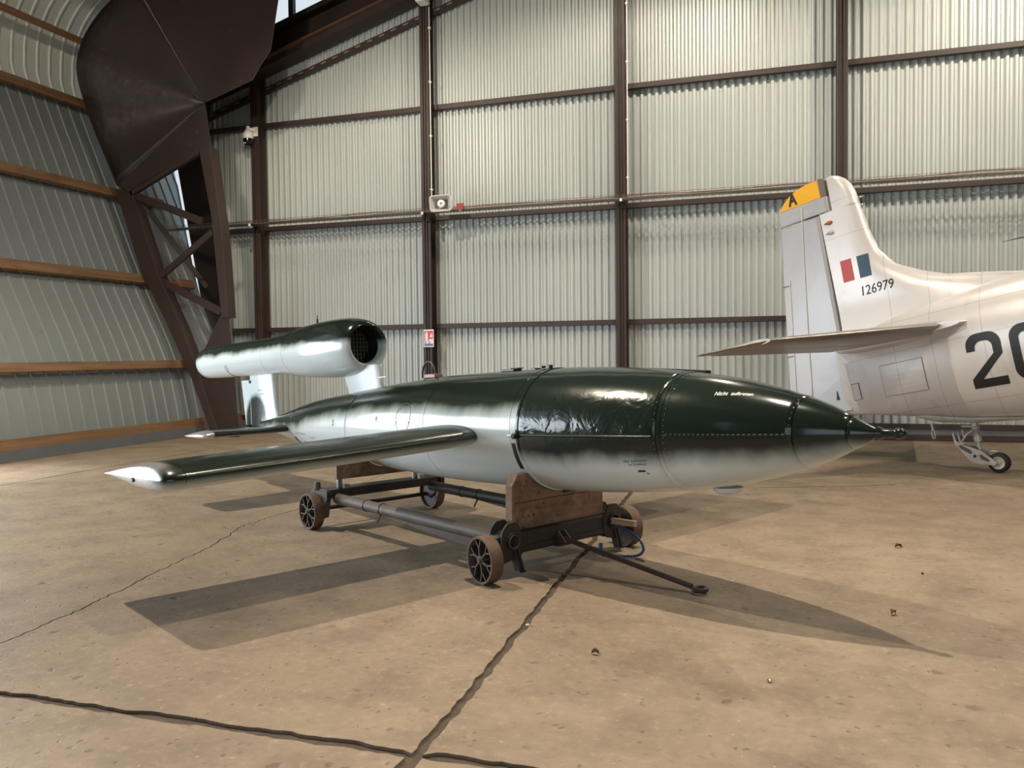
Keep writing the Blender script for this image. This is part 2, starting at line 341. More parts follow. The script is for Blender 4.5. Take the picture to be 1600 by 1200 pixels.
# ------------------------------------------------------------------ mesh helpers
class MB:
    def __init__(s): s.v = []; s.f = []; s.sm = []
    def add(s, vs, fs, smooth=False):
        o = len(s.v); s.v += [tuple(p) for p in vs]; s.f += [tuple(i + o for i in f) for f in fs]; s.sm += [smooth] * len(fs)
        return s
    def box(s, x0, x1, y0, y1, z0, z1, M=None):
        vs = [(x, y, z) for z in (z0, z1) for y in (y0, y1) for x in (x0, x1)]
        if M is not None: vs = [M @ Vector(p) for p in vs]
        return s.add(vs, [(0, 2, 3, 1), (4, 5, 7, 6), (0, 1, 5, 4), (2, 6, 7, 3), (0, 4, 6, 2), (1, 3, 7, 5)])
    def beam(s, p0, p1, w, h, up=(0, 0, 1)):
        p0 = Vector(p0); p1 = Vector(p1); d = (p1 - p0).normalized(); u = Vector(up)
        r = d.cross(u).normalized(); u = r.cross(d).normalized()
        vs = []
        for p in (p0, p1):
            for a, b in ((-1, -1), (1, -1), (1, 1), (-1, 1)): vs.append(p + r * a * w / 2 + u * b * h / 2)
        return s.add(vs, [(0, 1, 2, 3), (7, 6, 5, 4), (0, 4, 5, 1), (1, 5, 6, 2), (2, 6, 7, 3), (3, 7, 4, 0)])
    def tube(s, pts, r, seg=12, caps=True, closed=False):
        pts = [Vector(p) for p in pts]; n = len(pts); rs = r if isinstance(r, (list, tuple)) else [r] * n
        rings = []; prev = None
        for i, p in enumerate(pts):
            if closed: d = pts[(i + 1) % n] - pts[i - 1]
            else: d = pts[min(i + 1, n - 1)] - pts[max(i - 1, 0)]
            d.normalize()
            if prev is None:
                a = Vector((0, 0, 1)) if abs(d.z) < 0.9 else Vector((1, 0, 0))
                x = d.cross(a).normalized()
            else:
                x = (prev - d * prev.dot(d)).normalized()
            prev = x; y = d.cross(x)
            rings.append([p + (x * math.cos(2 * math.pi * k / seg) + y * math.sin(2 * math.pi * k / seg)) * rs[i] for k in range(seg)])
        return s.loft(rings, caps and not closed, True, closed)
    def loft(s, rings, caps=True, smooth=True, closed=False, open_ring=False):
        n = len(rings[0]); vs = [p for r in rings for p in r]; fs = []
        m = len(rings)
        for i in range(m if closed else m - 1):
            a = i * n; b = ((i + 1) % m) * n
            for k in range(n - 1 if open_ring else n):
                k2 = (k + 1) % n
                fs.append((a + k, a + k2, b + k2, b + k))
        s.add(vs, fs, smooth)
        if caps:
            s.add(rings[0], [tuple(range(n))[::-1]]); s.add(rings[-1], [tuple(range(n))])
        return s
    def lathe(s, prof, origin=(0, 0, 0), axis='x', seg=48, caps=False, M=None):
        rings = []
        for t, r in prof:
            ring = []
            for k in range(seg):
                c = math.cos(2 * math.pi * k / seg) * r; d = math.sin(2 * math.pi * k / seg) * r
                p = {'x': (t, c, d), 'y': (d, t, c), 'z': (c, d, t)}[axis]
                p = Vector(p) + Vector(origin)
                ring.append(M @ p if M is not None else p)
            rings.append(ring)
        return s.loft(rings, caps, True)
    def prism(s, poly, t0, t1, fn):
        a = [fn(p[0], p[1], t0) for p in poly]; b = [fn(p[0], p[1], t1) for p in poly]; n = len(poly)
        s.add(a + b, [tuple(range(n))[::-1], tuple(range(n, 2 * n))] + [(k, (k + 1) % n, n + (k + 1) % n, n + k) for k in range(n)])
        return s
    def build(s, name, mat, parent=None, loc=(0, 0, 0), bevel=0.0, recalc=True, kind=None, label=None):
        me = bpy.data.meshes.new(name); me.from_pydata(s.v, [], s.f)
        me.polygons.foreach_set('use_smooth', s.sm)
        if recalc:
            bm = bmesh.new(); bm.from_mesh(me)
            bmesh.ops.remove_doubles(bm, verts=bm.verts, dist=1e-5)
            bmesh.ops.recalc_face_normals(bm, faces=bm.faces); bm.to_mesh(me); bm.free()
            if any(s.sm): me.set_sharp_from_angle(angle=R(50))
        me.materials.append(mat)
        o = bpy.data.objects.new(name, me); COL.objects.link(o)
        if parent is not None: o.parent = parent
        o.location = loc
        if bevel:
            md = o.modifiers.new('bevel', 'BEVEL'); md.width = bevel; md.segments = 2; md.limit_method = 'ANGLE'; md.angle_limit = R(40)
        if kind: o['kind'] = kind
        if label: o['label'] = label
        return o
def empty(name, M=None, loc=None, label=None, cat=None, group=None, kind=None):
    o = bpy.data.objects.new(name, None); COL.objects.link(o); o.empty_display_size = 0.2
    if M is not None: o.location = M.to_translation(); o.rotation_euler = M.to_euler()
    if loc is not None: o.location = loc
    return tag(o, label, cat, group, kind)
def tag(o, label=None, cat=None, group=None, kind=None):
    if label: o['label'] = label
    if cat: o['category'] = cat
    if group: o['group'] = group
    if kind: o['kind'] = kind
    return o
def frame(a, n, up, o):
    return Matrix(((a.x, n.x, up.x, o.x), (a.y, n.y, up.y, o.y), (a.z, n.z, up.z, o.z), (0, 0, 0, 1)))
def text_flat(body, size, shear=0.0, sub=0, bold=0.0):
    c = bpy.data.curves.new('tmp', 'FONT'); c.body = body; c.size = size; c.align_x = 'CENTER'; c.align_y = 'CENTER'; c.shear = shear; c.offset = bold; c.resolution_u = 3
    o = bpy.data.objects.new('tmp', c); COL.objects.link(o)
    dg = bpy.context.evaluated_depsgraph_get(); me = bpy.data.meshes.new_from_object(o.evaluated_get(dg))
    vs = [tuple(v.co[:2]) for v in me.vertices]; fs = [tuple(p.vertices) for p in me.polygons]
    bpy.data.objects.remove(o); bpy.data.curves.remove(c); bpy.data.meshes.remove(me)
    return refine(vs, fs, sub)
def refine(vs, fs, cuts):
    if not cuts: return vs, fs
    bm = bmesh.new(); bv = [bm.verts.new((x, y, 0)) for x, y in vs]
    for f in fs:
        try: bm.faces.new([bv[i] for i in f])
        except ValueError: pass
    bmesh.ops.triangulate(bm, faces=bm.faces)
    for _ in range(cuts): bmesh.ops.subdivide_edges(bm, edges=bm.edges, cuts=1, use_grid_fill=True)
    bm.verts.index_update()
    r = [tuple(v.co[:2]) for v in bm.verts], [tuple(v.index for v in f.verts) for f in bm.faces]
    bm.free(); return r
def decal(name, vf, fn, mat, parent, loc=(0, 0, 0), thick=0.0012):
    """lettering laid on a curved skin with a real thickness; fn(x, y, lift) -> point"""
    vs, fs = vf; n = len(vs)
    mb = MB(); top = [fn(x, y, thick) for x, y in vs]
    mb.add(top, fs)
    return mb.build(name, mat, parent, loc, recalc=False)

# =================================================================== SETTING
# ---- floor slabs with recessed, ragged joints
fl = MB(); fl.box(-60, 60, -60, 60, -0.30, -0.014)
floor = fl.build('floor', M_joint, kind='structure')
def ragged(p, q, step, amp, seed):
    rnd = random.Random(seed); p = Vector(p); q = Vector(q); d = q - p; n = max(2, int(d.length / step)); nn = Vector((-d.y, d.x)).normalized()
    out = [p]; w = 0
    for i in range(1, n):
        w = 0.6 * w + rnd.uniform(-amp, amp)
        out.append(p + d * i / n + nn * w)
    return out
def poly_path(pts, step, amp, seed):
    out = []
    for i in range(len(pts) - 1): out += ragged(pts[i], pts[i + 1], step, amp, seed + i)
    return out
def slab(outline, seed=0):
    n = len(outline); mb = MB()
    mb.add([(p[0], p[1], 0) for p in outline], [tuple(range(n))])
    b = [(p[0], p[1], 0) for p in outline] + [(p[0], p[1], -0.02) for p in outline]
    mb.add(b, [(k, n + k, n + (k + 1) % n, (k + 1) % n) for k in range(n)])
    o = mb.build('concrete_slab', M_floor, floor)
    return o
JX = [(-1.24, 2.69), (-1.255, 3.34), (-1.313, 4.46), (-1.363, 5.71), (-1.50, 8.43), (-1.55, 9.52), (-1.75, 14.9)]   # long joint
crack = [(-3.62, 2.72), (-3.71, 3.17), (-3.75, 3.65), (-3.86, 4.22), (-3.96, 4.68), (-4.02, 4.95), (-4.06, 5.25), (-4.33, 6.03), (-4.28, 6.74), (-4.6, 9.5), (-4.9, 14.9)]
def shift(pts, dx): return [(p[0] + dx, p[1]) for p in pts]
sw = 0.021
# A: between the long joint and the crack
e1 = poly_path(shift(JX, -sw), 0.035, 0.007, 1); e2 = poly_path(shift(crack, 0.006), 0.04, 0.014, 50)
A = e1 + [Vector((-1.75 - sw, 14.9))] + [Vector((-4.9 + .006, 14.9))] + e2[::-1]
bot = ragged((-3.60, 2.712), (-1.27, 2.712), 0.035, 0.008, 90)
slab(A + bot[1:])
# B: left of the crack
e2b = [Vector((p.x - 0.011, p.y)) for p in e2]
slab(ragged((-8.28, 2.73), (-3.65, 2.71), 0.04, 0.008, 91) + e2b + [Vector((-4.91, 14.9)), Vector((-8.45, 14.9))] + ragged((-8.45, 14.9), (-8.28, 2.73), 0.15, 0.006, 92)[1:])
# C: strip along the left wall
slab([Vector(p) for p in ((-10.3, -10), (-8.15, -10))] + ragged((-8.15, -10), (-8.47, 14.9), 0.2, 0.006, 93)[1:] + [Vector((-8.47, 14.9)), Vector((-10.9, 14.9)), Vector((-10.3, 8))])
# D: right of the long joint, split by the far crack
far = [(-1.53, 9.20), (-0.9, 9.12), (-0.32, 9.06), (0.4, 9.30), (1.04, 9.61), (1.41, 9.44), (1.81, 9.416), (2.19, 9.35), (3.2, 9.3), (5.6, 9.2)]
ef = poly_path(far, 0.09, 0.012, 120)
e1r = [Vector((p.x + 2 * sw, p.y)) for p in e1]
lo = [p for p in e1r if p.y < 9.15]; hi = [p for p in e1r if p.y > 9.25]
rj = lambda y: 5.6
slab(lo + [p + Vector((0.05, -0.004)) for p in ef] + [Vector((5.6, 9.19))] + ragged((5.6, 9.19), (5.6, 2.70), 0.2, 0.006, 130)[1:] + ragged((5.6, 2.70), (-1.215, 2.715), 0.035, 0.008, 131))
slab([p + Vector((0.02, 0.012)) for p in ef] + [Vector((5.6, 9.21)), Vector((5.6, 14.9)), Vector((-1.73, 14.9))] + hi[::-1])
# near row, towards the front doors
slab([Vector((-8.13, -10)), Vector((-1.07, -10))] + ragged((-1.07, -10), (-1.27, 2.66), 0.12, 0.006, 140)[1:] + ragged((-1.27, 2.655), (-8.2, 2.668), 0.035, 0.009, 141))
slab([Vector((-1.03, -10)), Vector((5.6, -10)), Vector((5.6, 2.66))] + ragged((5.6, 2.66), (-1.21, 2.668), 0.035, 0.009, 142)[1:] + ragged((-1.21, 2.668), (-1.03, -10), 0.12, 0.006, 143))
slab([Vector((5.64, -10)), Vector((16.4, -10)), Vector((16.4, 2.66)), Vector((5.64, 2.66))])
slab([Vector((5.64, 2.70)), Vector((16.4, 2.70)), Vector((16.4, 14.9)), Vector((5.64, 14.9))])

# ---- gable wall: corrugated sheets on steel columns and girts
wall_back = empty('wall_back', loc=(0, 14.46, 0), kind='structure')
RK0, RKS = 6.432, 0.2925            # rake line: z at x=-11.007 and slope
RIDGE = 2.2
def rake(x): return RK0 + RKS * ((x if x < RIDGE else 2 * RIDGE - x) + 11.007)
PER = 0.124
def corr_y(x):
    t = (x / PER) % 1.0
    a = 0.021
    if t < 0.30: return a
    if t < 0.46: return a - 2 * a * (t - 0.30) / 0.16
    if t < 0.76: return -a
    return -a + 2 * a * (t - 0.76) / 0.24
BRK = (0.0, 0.06, 0.24, 0.30, 0.335, 0.425, 0.46, 0.52, 0.70, 0.76, 0.82, 0.94)
def gable_sheet(x0, x1, z0, z1f, dy, mat=M_gable):
    xs = []; k = math.floor(x0 / PER)
    while k * PER < x1:
        for t in BRK:
            x = (k + t) * PER
            if x0 < x < x1 + 0.035: xs.append(x)
        k += 1
    xs = [x0] + xs + [x1 + 0.035]
    mb = MB()
    a = [(x, dy - corr_y(x), z0 if not callable(z0) else z0(x)) for x in xs]; b = [(x, dy - corr_y(x), z1f(x)) for x in xs]; n = len(xs)
    mb.add(a + b, [(i, i + 1, n + i + 1, n + i) for i in range(n - 1)], True)
    o = mb.build('corrugated_sheet', mat, wall_back, recalc=False)
    return o
x = -11.16; i = 0
while x < 14.0:
    x1 = x + PER * 8.5
    zs = 6.05
    def left_cut(xx): return max(0.06, (xx + 10.377) / -0.106 if False else 0.06)
    if rake((x + x1) / 2) > zs + 0.1:
        gable_sheet(x, x1, 0.20, lambda xx: min(zs, rake(xx) + 0.25), 0.035 + 0.002 * (i % 2))
        gable_sheet(x, x1, zs - 0.12, lambda xx: rake(xx) + 0.25, 0.031 + 0.002 * (i % 2))
    else:
        gable_sheet(x, x1, 0.20, lambda xx: rake(xx) + 0.25, 0.035 + 0.002 * (i % 2))
    x = x1; i += 1
# end panel, shade put into its brown, beside the corner frame (behind the bracing) and slanted grey flashing over the sheet edge
def slit_x(z): return -11.72 + (5.415 - z) * (0.55 / 3.0)
mb = MB()
pl = [(slit_x(z), z) for z in (0.1, 1.5, 2.6, 3.4, 4.3, 5.2, 5.9)] + [(-12.3, 6.3), (-12.55, 7.2), (-12.2, 7.9), (-11.3, 8.4), (-10.6, 8.6), (-10.9, 6.5)] + [(-10.95, 5.48), (-10.71, 3.43), (-10.45, 0.87), (-10.37, 0.1)]  # upper outline added to shut out sky light
mb.prism(pl, -0.10, -0.07, lambda p, q, t: (p, t, q)); mb.build('shaded_end_panel', M_dark, wall_back, label='end panel with shade painted into its brown')
mb = MB()
def wall_x(z):
    for (xa, za), (xb, zb) in zip(PROF0[:-1], PROF0[1:]):
        if z <= zb: return xa + (xb - xa) * (z - za) / (zb - za)
    return PROF0[-1][0]
PROF0 = [(-10.33, 0.05), (-10.60, 1.33), (-11.36, 2.93), (-12.03, 4.56), (-12.72, 6.25)]
rl = [[(slit_x(z), -0.10, z), (slit_x(z) - .20, 0.15, z), (slit_x(z) - .18, 0.16, z), (slit_x(z) + .02, -0.07, z)] for z in (0.1, 1.2, 2.2, 3.0, 3.8, 4.6, 5.3, 5.9)]
mb.loft(rl, True, False); mb.build('light_block_panel', M_dark, wall_back)  # unseen panel added to keep sky light off the sheets behind the frame
mb = MB()
for (xa, za), (xb, zb) in zip([(-11.05, 6.5), (-10.957, 5.48), (-10.71, 3.43), (-10.45, 0.87)], [(-10.957, 5.48), (-10.71, 3.43), (-10.45, 0.87), (-10.37, 0.1)]):
    mb.beam((xa + .03, -0.115, za), (xb + .03, -0.115, zb), 0.05, 0.09, (1, 0, 0))
mb.build('edge_flashing', M_flash, wall_back, label='slanted grey flashing strip')
# H columns
COLS = [-9.735, -6.185, -2.655, 0.80, 4.35, 7.9, 11.4]
def column(xc, top):
    mb = MB(); w = 0.165
    mb.box(xc - w / 2, xc + w / 2, -0.30, -0.288, 0, top); mb.box(xc - w / 2, xc + w / 2, -0.062, -0.050, 0, top); mb.box(xc - 0.008, xc + 0.008, -0.288, -0.062, 0, top)
    # narrow cover channel standing on the front flange
    mb.box(xc - 0.03, xc - 0.018, -0.33, -0.30, 0, top - .05); mb.box(xc + 0.018, xc + 0.03, -0.33, -0.30, 0, top - .05)
    o = mb.build('steel_column', M_brown, wall_back, bevel=0.002)
    b2 = MB(); b2.box(xc - 0.14, xc + 0.14, -0.36, -0.045, 0.0, 0.015)
    b2.build('base_plate', M_brown, o)
    return o
for xc in COLS: column(xc, rake(xc) + 0.12)
# girts
def girt(x0, x1, z, z1=None, d0=-0.10, h=0.078):
    mb = MB(); z1 = z if z1 is None else z1
    mb.beam((x0, d0, z), (x1, d0, z1), 0.012, h, (0, 0, 1))
    mb.beam((x0, d0 + 0.055, z + h / 2), (x1, d0 + 0.055, z1 + h / 2), 0.12, 0.010)
    mb.beam((x0, d0 + 0.04, z - h / 2), (x1, d0 + 0.04, z1 - h / 2), 0.08, 0.008)
    return mb.build('steel_girt', M_brown, wall_back)
edges = [-11.0] + COLS + [14.4]
for zi in (5.88, 3.89, 1.93):
    for a, b in zip(edges[:-1], edges[1:]):
        if rake((a + b) / 2) < zi + 0.1: continue
        girt(a + 0.07 if a > -11 else a, b - 0.07, zi)
def rake_girt(x): return 6.142 + 0.2905 * ((x if x < RIDGE else 2 * RIDGE - x) + 11.015)
for a, b in zip(edges[:-1], edges[1:]):
    cuts = [(a + 0.07 if a > -11 else a, b - 0.07)]
    if a < RIDGE < b: cuts = [(a + 0.07, RIDGE), (RIDGE, b - 0.07)]
    for p, q in cuts:
        g = girt(p, q, rake_girt(p), rake_girt(q), h=0.10)
        sl = MB(); n = int((q - p) / 0.24)
        for k in range(n):
            xm = p + (k + 0.5) * (q - p) / n; dx = 0.05
            sl.beam((xm - dx, -0.1075, rake_girt(xm - dx) + 0.012), (xm + dx, -0.1075, rake_girt(xm + dx) + 0.012), 0.003, 0.022)
        sl.build('slot_sky_plate', M_flash, g, label='pale plates painted as sky seen through girt slots')  # bright sky behind the slots is put into the plate colour
# raked edge beam with dark web, flange with light put into its brown, and posts of the open strip above it
def raked_strip(name, lo, hi, y0, y1, mat, x0=-11.0, x1=15.0):
    mb = MB()
    for p, q in ((x0, RIDGE), (RIDGE, x1)):
        mb.prism([(p, rake(p) + lo), (q, rake(q) + lo), (q, rake(q) + hi), (p, rake(p) + hi)], y0, y1, lambda a, c, t: (a, t, c))
    return mb.build(name, mat, wall_back)
raked_strip('edge_beam', -0.02, 0.10, -0.42, -0.02, M_brown)
raked_strip('edge_web', 0.10, 0.70, -0.10, -0.06, M_brown)
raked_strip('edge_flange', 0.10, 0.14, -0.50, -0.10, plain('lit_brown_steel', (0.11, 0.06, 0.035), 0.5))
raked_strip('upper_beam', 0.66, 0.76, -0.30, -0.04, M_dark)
mb = MB()
for xp in (-8.95, -7.0, -5.0, -3.0):
    mb.box(xp - 0.05, xp + 0.05, -0.2, -0.1, rake(xp) + 0.7, rake(xp) + 2.0)
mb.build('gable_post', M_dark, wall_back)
# wall foot: channel, concrete kerb, bottom channel
mb = MB(); mb.box(-10.4, 15, 14.36, 14.47, 0.185, 0.255); tag(mb.build('trim_1', M_brown), kind='structure')
mb = MB(); mb.box(-10.4, 15, 14.38, 14.62, -0.03, 0.185); tag(mb.build('baseboard_back', M_grey), kind='structure')
mb = MB(); mb.box(-10.4, 15, 14.30, 14.38, -0.03, 0.09); tag(mb.build('trim_2', M_brown), kind='structure')

# ---- left wall: sheets follow the outward leaning, then curved profile
wall_left = empty('wall_left', loc=(-10.3, 8, 0), kind='structure')
PROF = [(-10.33, 0.20), (-10.60, 1.33), (-11.36, 2.93), (-12.03, 4.56), (-12.72, 6.25), (-12.80, 6.75), (-12.72, 7.25), (-12.45, 7.72), (-12.0, 8.10), (-11.4, 8.40)]
def catmull(pts, k=4):
    out = []
    for i in range(len(pts) - 1):
        p0 = Vector(pts[max(i - 1, 0)]); p1 = Vector(pts[i]); p2 = Vector(pts[i + 1]); p3 = Vector(pts[min(i + 2, len(pts) - 1)])
        for j in range(k):
            t = j / k
            out.append(0.5 * ((2 * p1) + (p2 - p0) * t + (2 * p0 - 5 * p1 + 4 * p2 - p3) * t * t + (3 * p1 - p0 - 3 * p2 + p3) * t ** 3))
    out.append(Vector(pts[-1])); return out
PS = catmull(PROF, 4)
def prof_normal(i):
    a = PS[max(i - 1, 0)]; b = PS[min(i + 1, len(PS) - 1)]; d = (b - a).normalized()
    return Vector((d.y, -d.x))      # points into the hall
def left_sheet(y0, y1, i0, i1, lift):
    per = 0.265; mb = MB(); ys = []
    k = math.floor(y0 / per)
    while k * per < y1:
        for t, h in ((0.0, 0), (0.36, 0), (0.42, 0.0), (0.46, 0.022), (0.56, 0.022), (0.60, 0), (0.66, 0), (0.98, 0)):
            y = (k + t) * per
            if y0 < y < y1 + 0.03: ys.append((y, h))
        k += 1
    ys = [(y0, 0)] + ys + [(y1 + 0.03, 0)]
    i1 = min(i1 + 1, len(PS) - 1)
    rows = []
    def yend(z):
        tb = [(0.0, 14.25), (1.3, 14.25), (2.4, 14.27), (4.0, 14.68), (5.4, 15.10), (9.0, 15.2)]
        for (za, ya), (zb, yb) in zip(tb[:-1], tb[1:]):
            if z <= zb: return ya + (yb - ya) * (z - za) / (zb - za)
        return 15.2
    for i in range(i0, i1 + 1):
        n = prof_normal(i); rows.append([(PS[i].x + 10.3 + n.x * (h + lift), min(y, yend(PS[i].y)) - 8, PS[i].y + n.y * (h + lift)) for y, h in ys])
    m = len(ys); vs = [p for r in rows for p in r]
    mb.add(vs, [(r * m + c, r * m + c + 1, (r + 1) * m + c + 1, (r + 1) * m + c) for r in range(len(rows) - 1) for c in range(m - 1)], False)
    return mb.build('wall_sheet', M_left if i0 == 0 else M_lefttop, wall_left, recalc=False)
y = 7.95; k = 0
while y < 15.1:
    y1 = min(y + 1.06, 15.12)
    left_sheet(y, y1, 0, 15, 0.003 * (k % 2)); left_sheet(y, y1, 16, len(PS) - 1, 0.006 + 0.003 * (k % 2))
    y = y1; k += 1
y = -9.0; k = 0
while y < 7.9:
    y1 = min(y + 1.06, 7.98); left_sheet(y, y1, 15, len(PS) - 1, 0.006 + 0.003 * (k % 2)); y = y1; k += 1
y = -9.0; k = 0
while y < 0.9:
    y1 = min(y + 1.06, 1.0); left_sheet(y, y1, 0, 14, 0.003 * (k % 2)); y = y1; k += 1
# timber purlins
PURL = [(-10.10, 0.24, 0.16, 0.1), (-10.36, 1.30, 0.14, 0.24), (-11.14, 2.86, 0.17, 0.42), (-11.80, 4.48, 0.17, 0.40), (-12.49, 6.17, 0.17, 0.25), (-12.36, 7.24, 0.12, -0.5)]
for j, (px, pz, w, lean) in enumerate(PURL):
    mb = MB(); t = Vector((-math.sin(lean), 0, math.cos(lean))); nrm = Vector((math.cos(lean), 0, math.sin(lean)))
    y0 = 8.0 if j < 4 else -9.0
    c = Vector((px + 10.3, 0, pz)) - nrm * 0.05
    mb.beam(c + Vector((0, y0 - 8, 0)), c + Vector((0, 14.1 - 8, 0)), 0.085, w, t)
    o = mb.build('timber_purlin', M_timber, wall_left, bevel=0.004)
    bl = MB()
    for q in range(int((14.0 - y0) / 0.265)):
        yy = y0 + 0.15 + q * 0.265 - 8
        p = c + Vector((0, yy, 0)) - t * (w / 2 + 0.004) + nrm * 0.01
        bl.tube([p, p - t * 0.02], 0.006, 6)
    bl.build('bolt', M_dark, o, kind='stuff')
mb = MB(); mb.box(-10.52, -10.10, 7.95, 14.3, -0.03, 0.17); tag(mb.build('baseboard_left', M_grey), kind='structure')
# loose gadgets and wires in the corner
# ---- ceiling (closed roof above the frame) and remaining shell
mb = MB()
zr = rake(RIDGE) + 1.9
def roofz(xx): return rake(xx) + 1.75
for p, q in ((-11.5, RIDGE), (RIDGE, 16.4)):
    a, b = (p, q)
    mb.prism([(a, roofz(a)), (b, roofz(b)), (b, roofz(b) + 0.06), (a, roofz(a) + 0.06)], -10, 14.0, lambda s_, u_, t: (s_, t, u_))
tag(mb.build('ceiling', M_roof), kind='structure')
mb = MB(); mb.box(16.4, 16.5, -10, 14.6, 0, 8.5); tag(mb.build('wall_right', M_left), kind='structure')
mb = MB()
mb.box(-11.5, -4, -10.1, -10, 0, 9.5); mb.box(10, 16.4, -10.1, -10, 0, 9.5); mb.box(-4, 10, -10.1, -10, 5.6, 12.5)
tag(mb.build('wall_front', M_left), kind='structure')

# =================================================================== CORNER FRAME
FY = 12.7
pf = empty('portal_frame', loc=(-9.6, FY, 0), label='red-brown steel corner frame with big glossy haunch plate beside the left wall', cat='steel frame')
PO = Vector((-9.6, FY, 0))
outer = [(-11.44, 4.44), (-11.65, 4.57), (-11.92, 5.17), (-12.17, 5.72), (-12.37, 6.27), (-12.48, 6.69), (-12.47, 6.92), (-12.37, 7.20), (-12.21, 7.44), (-11.98, 7.67), (-11.64, 7.91), (-11.10, 8.18), (-8.10, 9.05)]
hub = Vector((-9.74, 5.87))
right_e = [(-8.20, 7.45), (-8.25, 7.13), (-8.37, 6.62)]
low = [(-8.55, 6.42), (-8.74, 6.16), (-9.72, 5.90), (-9.67, 5.54), (-9.62, 5.04), (-9.86, 5.06), (-10.65, 4.76)]
mb = MB()
om = catmull(outer[1:12], 3)
fan = om
# radial folds: each spoke of the plate is set a little forward or back so the sheet is gently fluted
def fold(ang): return 0.05 * math.sin(ang * 4.2 + 0.9) + 0.015 * math.sin(ang * 10)
rings = []
for fi, p in enumerate(fan):
    d = p - hub; ang = math.atan2(d.y, -d.x); row = []; win = math.sin(math.pi * fi / (len(fan) - 1)) ** 1.3
    for t in (0.0, 0.12, 0.25, 0.4, 0.55, 0.7, 0.85, 1.0):
        q = hub + d * t; row.append((q.x - PO.x, -fold(ang) * t * win, q.y))
    rings.append(row)
mb.loft(rings, False, True, False, True)
def flatp(pts): return [(p[0] - PO.x, 0.0, p[1]) for p in pts]
e0 = fan[-1]
mb.add(flatp([(hub.x, hub.y), (e0.x, e0.y), (-8.10, 9.05), (-8.20, 7.45), (-8.37, 6.62), (-8.55, 6.42), (-8.74, 6.16)]), [(0, 1, 2, 3, 4, 5, 6)])
s0 = fan[0]
mb.add(flatp([(hub.x, hub.y), (-9.67, 5.54), (-9.62, 5.04), (-9.86, 5.06), (-10.65, 4.76), (-11.44, 4.44), (s0.x, s0.y)]), [(0, 1, 2, 3, 4, 5, 6)])
pl = mb.build('haunch_plate', M_haunch, pf, recalc=False)
md = pl.modifiers.new('thick', 'SOLIDIFY'); md.thickness = 0.02; md.offset = -1
# outer flange strip behind the plate edge
mb = MB(); rl = []
for p in [Vector(outer[0])] + om:
    rl.append([(p.x - PO.x - 0.01, -0.05, p.y), (p.x - PO.x - 0.01, 0.24, p.y), (p.x - PO.x + 0.01, 0.24, p.y), (p.x - PO.x + 0.01, -0.05, p.y)])
mb.loft(rl, True, False); mb.build('outer_flange', M_brown, pf)
def chord(name, Lp, Rp, y0=-0.03, y1=0.20, inset=0.0):
    mb = MB(); rings = []
    for (xa, za), (xb, zb) in zip(Lp, Rp):
        rings.append([(xa - PO.x, y0, za), (xb - PO.x, y0, zb), (xb - PO.x, y1, zb), (xa - PO.x, y1, za)])
    mb.loft(rings, True, False); return mb.build(name, M_brown, pf, bevel=0.004)
chord('outer_chord', [(-11.70, 4.50), (-11.17, 2.97), (-10.64, 2.03), (-10.14, 1.05), (-9.71, 0.0)], [(-11.36, 4.50), (-10.82, 2.96), (-10.28, 1.86), (-9.98, 1.15), (-9.55, 0.0)])
chord('inner_chord', [(-9.86, 5.1), (-9.63, 3.87), (-9.55, 2.97), (-9.47, 2.1)], [(-9.62, 5.1), (-9.42, 3.6), (-9.36, 2.7), (-9.33, 2.1)])
mb = MB(); mb.prism([(-9.36, 2.2), (-9.47, 2.2), (-10.08, 1.18), (-9.96, 1.0), (-9.55, 0.0), (-9.19, 0.0), (-9.25, 1.0)], -0.01, 0.02, lambda p, q, t: (p - PO.x, t, q))
mb.build('foot_plate', M_plate, pf)
for p, q, w in [((-11.36, 4.40), (-9.88, 3.82), 0.13), ((-10.80, 2.88), (-9.66, 3.62), 0.11), ((-10.72, 2.76), (-9.52, 2.21), 0.13), ((-11.30, 4.31), (-9.98, 2.76), 0.09)]:
    mb = MB(); yb = 0.04 if w > 0.1 else 0.9
    if w > 0.1: mb.beam((p[0] - PO.x, 0.04, p[1]), (q[0] - PO.x, 0.04, q[1]), 0.06, w)
    else:
        mb.beam((p[0] - PO.x, 0.15, p[1]), (q[0] - PO.x - 0.50, 0.9, q[1] - 0.02), 0.05, w)
    mb.build('brace', M_brown if w > 0.1 else M_dark, pf, bevel=0.003)
mb = MB(); mb.prism([(-11.38, 4.44), (-11.36, 4.36), (-9.86, 4.99), (-9.86, 5.08)], -0.03, 0.05, lambda p, q, t: (p - PO.x, t, q)); mb.build('edge_strip', M_brown, pf)

# =================================================================== WALL FITTINGS
# cable tray of welded wire
ct = empty('cable_tray', loc=(-4, 14.02, 3.93), label='long wire cable tray running across the corrugated gable wall', cat='cable tray')
mb = MB(); X0, X1 = -7.75, 8.5
def trz(x): return 0.02
for yy, zz in ((-0.13, 0.06), (-0.13, 0.03), (-0.13, 0.0), (-0.09, 0.0), (-0.05, 0.0), (0.0, 0.0), (0.05, 0.0), (0.10, 0.0), (0.13, 0.03), (0.13, 0.06)):
    mb.tube([(X0, yy, zz), (X1, yy, zz)], 0.0035, 5)
n = int((X1 - X0) / 0.10)
for k in range(n + 1):
    xx = X0 + k * 0.10
    mb.tube([(xx, -0.13, 0.062), (xx, -0.13, 0.0), (xx, 0.13, 0.0), (xx, 0.13, 0.062)], 0.0032, 5)
mb.build('tray_wire', M_zinc, ct, kind='stuff')
mb = MB(); pts = [(X0 + 1.5 + k * 0.35, -0.10 + 0.015 * math.sin(k * 1.3), 0.04 + 0.012 * math.sin(k * 0.9)) for k in range(int((X1 - X0 - 1.5) / 0.35))]
mb.tube(pts, 0.007, 6); mb.build('red_cable', M_redc, ct, label='dark red cable lying in the tray')
